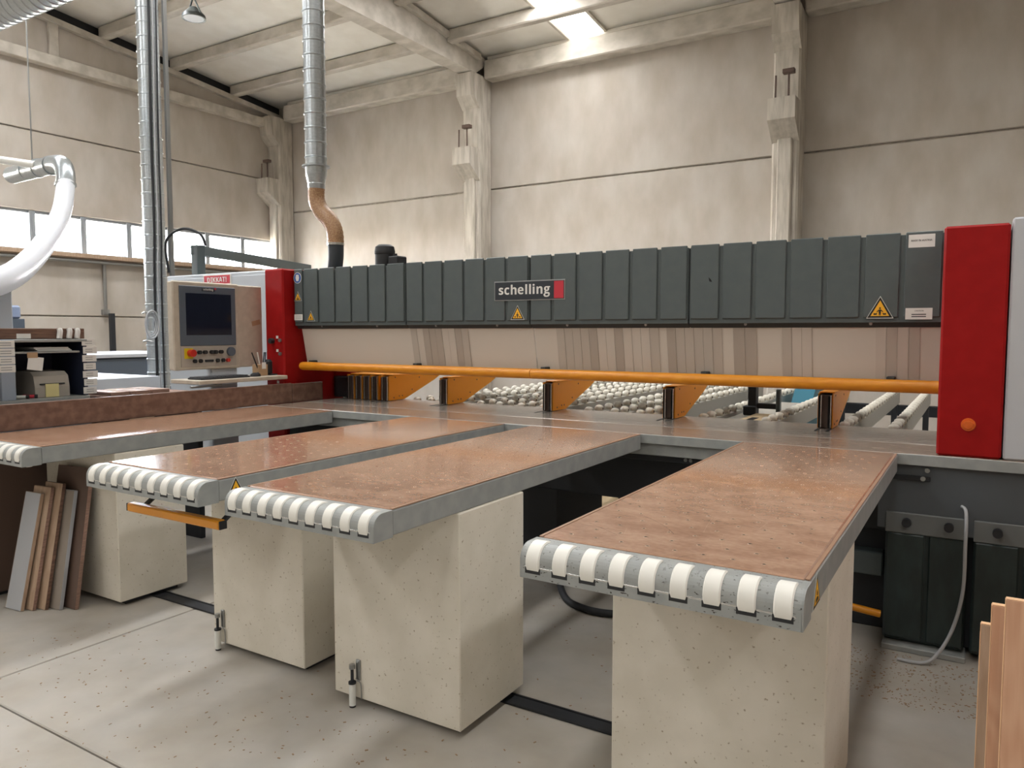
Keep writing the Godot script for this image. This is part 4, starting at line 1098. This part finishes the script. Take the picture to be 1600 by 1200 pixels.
func build_far() -> void:
	# long bench far behind with pale sheets
	var b := thing("storage_bench", "long dark storage bench with pale sheets near the gable wall", "bench", Vector3(-9.2, 0, -5.6))
	span("bench_top", b, Vector3(-10.6, 1.2, -6.6), Vector3(-9.1, 1.245, -4.2), M.white_panel, 0.005)
	span("frame", b, Vector3(-10.55, 0.95, -6.55), Vector3(-9.13, 1.19, -4.25), M.bezel_blue_grey, 0.01)
	span("lower_shelf", b, Vector3(-10.55, 0.7, -6.55), Vector3(-9.13, 0.8, -4.25), M.navy, 0.01)
	for z in [-6.5, -4.35]:
		for x in [-10.5, -9.2]:
			span("leg", b, Vector3(x - 0.04, 0, z - 0.04), Vector3(x + 0.04, 0.95, z + 0.04), M.navy, 0.005)
	var p := thing("panel_pallet", "stack of white sheets on a wooden pallet beside the spiral duct", "sheets", Vector3(-7.6, 0, -4.3))
	span("pallet", p, Vector3(-8.5, 0.0, -4.7), Vector3(-7.0, 0.14, -3.5), M.wood_board, 0.005)
	for k in 4:
		span("sheet", p, Vector3(-8.5 + 0.03 * (k % 2), 0.141 + 0.235 * k, -4.68), Vector3(-7.05 - 0.02 * k, 0.37 + 0.235 * k, -3.5 - 0.02 * k), M.white_panel if k % 2 else M.wood_board, 0.004)
	var f := thing("film_box", "blue film wrapped crate beside the gable wall behind the shelf unit", "crate", Vector3(-8.5, 0, -4.1))
	span("crate", f, Vector3(-9.0, 0.0, -4.05), Vector3(-8.62, 1.55, -3.3), M.cabinet_blue_grey, 0.006)
	span("film_top", f, Vector3(-9.02, 1.66, -4.1), Vector3(-8.6, 1.8, -3.3), M.blue_film, 0.02)
	span("dark_lip", f, Vector3(-9.02, 1.551, -4.12), Vector3(-8.58, 1.66, -3.28), M.bezel_blue_grey, 0.004)
	var dr := thing("dark_post", "thin dark post standing in front of the gable wall", "post", Vector3(-13.3, 0, -7.85))
	span("post", dr, Vector3(-13.36, 0, -7.9), Vector3(-13.28, 1.85, -7.82), M.body_dark, 0.004)
	span("foot", dr, Vector3(-13.42, 0, -7.96), Vector3(-13.22, 0.02, -7.76), M.body_dark, 0.002)

# a board that leans: centre of its foot, width, height, thickness, yaw, tilt
func leaning(nm: String, label: String, foot: Vector3, w: float, h: float, th: float, yaw: float, tilt: float, m: Material, edge: Material, group: String) -> void:
	var o := thing(nm, label, "board", foot, group)
	box("face", o, foot + Vector3(0, h * 0.5, 0), Vector3(w, h, th), m, 0.0015)
	for s in [-1.0, 1.0]:
		box("edge_band", o, foot + Vector3(s * (w * 0.5 + 0.0006), h * 0.5, 0), Vector3(0.0012, h - 0.002, th - 0.001), edge, 0.0)
	box("edge_band", o, foot + Vector3(0, h + 0.0006, 0), Vector3(w, 0.0012, th - 0.001), edge, 0.0)
	o.rotation = Vector3(tilt, yaw, 0)

func build_boards() -> void:
	var g := "offcut boards leaning on the pedestal"
	leaning("leaning_board", "pale grey narrow board with a taller strip behind, outermost of leaning boards", Vector3(-4.475, 0.002, -2.03), 0.135, 0.64, 0.02, 0.1, -0.22, M.board_grey, M.wood_board, g)
	leaning("leaning_board", "light wooden board right behind the pale grey narrow one", Vector3(-4.44, 0.002, -2.07), 0.15, 0.67, 0.02, 0.1, -0.2, M.wood_board, M.wood_stack, g)
	leaning("leaning_board", "short brown board between the pale grey and the taupe boards", Vector3(-4.39, 0.002, -2.11), 0.15, 0.69, 0.02, 0.1, -0.19, M.wood_board, M.wood_dark, g)
	leaning("leaning_board", "taupe board third among boards leaning at the pedestal", Vector3(-4.33, 0.002, -2.153), 0.16, 0.65, 0.022, 0.1, -0.175, M.board_taupe, M.board_grey, g)
	leaning("leaning_board", "wide dark brown board innermost of boards leaning at the pedestal", Vector3(-4.33, 0.002, -2.2), 0.3, 0.77, 0.022, 0.05, -0.155, M.board_umber, M.wood_stack, g)
	var q := "veneered panels stacked upright near the dark green covers"
	leaning("veneer_panel", "cherry veneered panel, frontmost of the upright stack", Vector3(0.42, 0.002, -1.55), 0.73, 1.05, 0.018, 0.0, -0.05, M.cherry, M.cherry_edge, q)
	leaning("veneer_panel", "cherry veneered panel directly behind the frontmost one", Vector3(0.41, 0.002, -1.585), 0.75, 1.025, 0.018, 0.0, -0.05, M.cherry, M.cherry_edge, q)
	leaning("veneer_panel", "shorter plain brown panel behind the cherry veneered ones", Vector3(0.42, 0.002, -1.65), 0.8, 0.96, 0.018, 0.0, -0.07, M.wood_board, M.cherry_edge, q)
	leaning("veneer_panel", "shortest plain brown panel at the back of the upright stack", Vector3(0.425, 0.002, -1.685), 0.81, 0.93, 0.018, 0.0, -0.07, M.wood_board, M.cherry_edge, q)

	# added, unseen stack of panels, put here to shade the floor by the dark green covers
	var ps := thing("added_shade_stack", "added unseen stack of brown panels on battens that shades the floor by the green covers", "panels", Vector3(1.7, 0, -2.6))
	for z in [-3.6, -2.6, -1.6]:
		span("batten", ps, Vector3(0.95, 0, z - 0.04), Vector3(2.45, 0.08, z + 0.04), M.wood_board, 0.004)
	for k in 18:
		span("panel", ps, Vector3(0.92 + 0.02 * (k % 3), 0.081 + 0.1 * k, -3.85), Vector3(2.5, 0.178 + 0.1 * k, -1.2 - 0.03 * (k % 2)), M.wood_board if k % 3 else M.cherry, 0.003)

func build_sawdust() -> void:
	var rng := RandomNumberGenerator.new()
	rng.seed = 31
	var mm := MultiMesh.new()
	mm.transform_format = MultiMesh.TRANSFORM_3D
	mm.mesh = box_mesh(Vector3(0.008, 0.0012, 0.003), 0.0)
	var n := 1300
	mm.instance_count = n
	for i in n:
		var p := Vector3(rng.randf_range(-4.0, -0.9), 0.001, rng.randf_range(-2.2, -1.1))
		if i % 2 == 0:
			p = Vector3(rng.randf_range(-0.6, 0.2), 0.001, rng.randf_range(-3.95, -3.4))
		elif i % 3 == 1:
			p = Vector3(rng.randf_range(-2.6, -0.9), 0.001, rng.randf_range(-4.0, -1.2))
		var s := rng.randf_range(0.3, 1.5)
		mm.set_instance_transform(i, Transform3D(Basis(Vector3.UP, rng.randf() * TAU) * Basis.from_scale(Vector3(s, 1, s * rng.randf_range(0.5, 1.6))), p))
	var o := MultiMeshInstance3D.new()
	o.name = "sawdust"
	o.multimesh = mm
	o.material_override = M.sawdust
	o.set_meta("kind", "stuff")
	o.set_meta("label", "scattered wood chips and sawdust on the concrete floor")
	o.set_meta("category", "sawdust")
	add_child(o)

func _ready() -> void:
	var face := SystemFont.new()
	face.font_names = PackedStringArray(["Droid Sans"])
	face.font_weight = 700
	font = face
	set_view()
	make_materials()
	build_hall()
	build_saw()
	build_tables()
	build_rear()
	build_console()
	build_ducts()
	build_far()
	build_boards()
	build_sawdust()
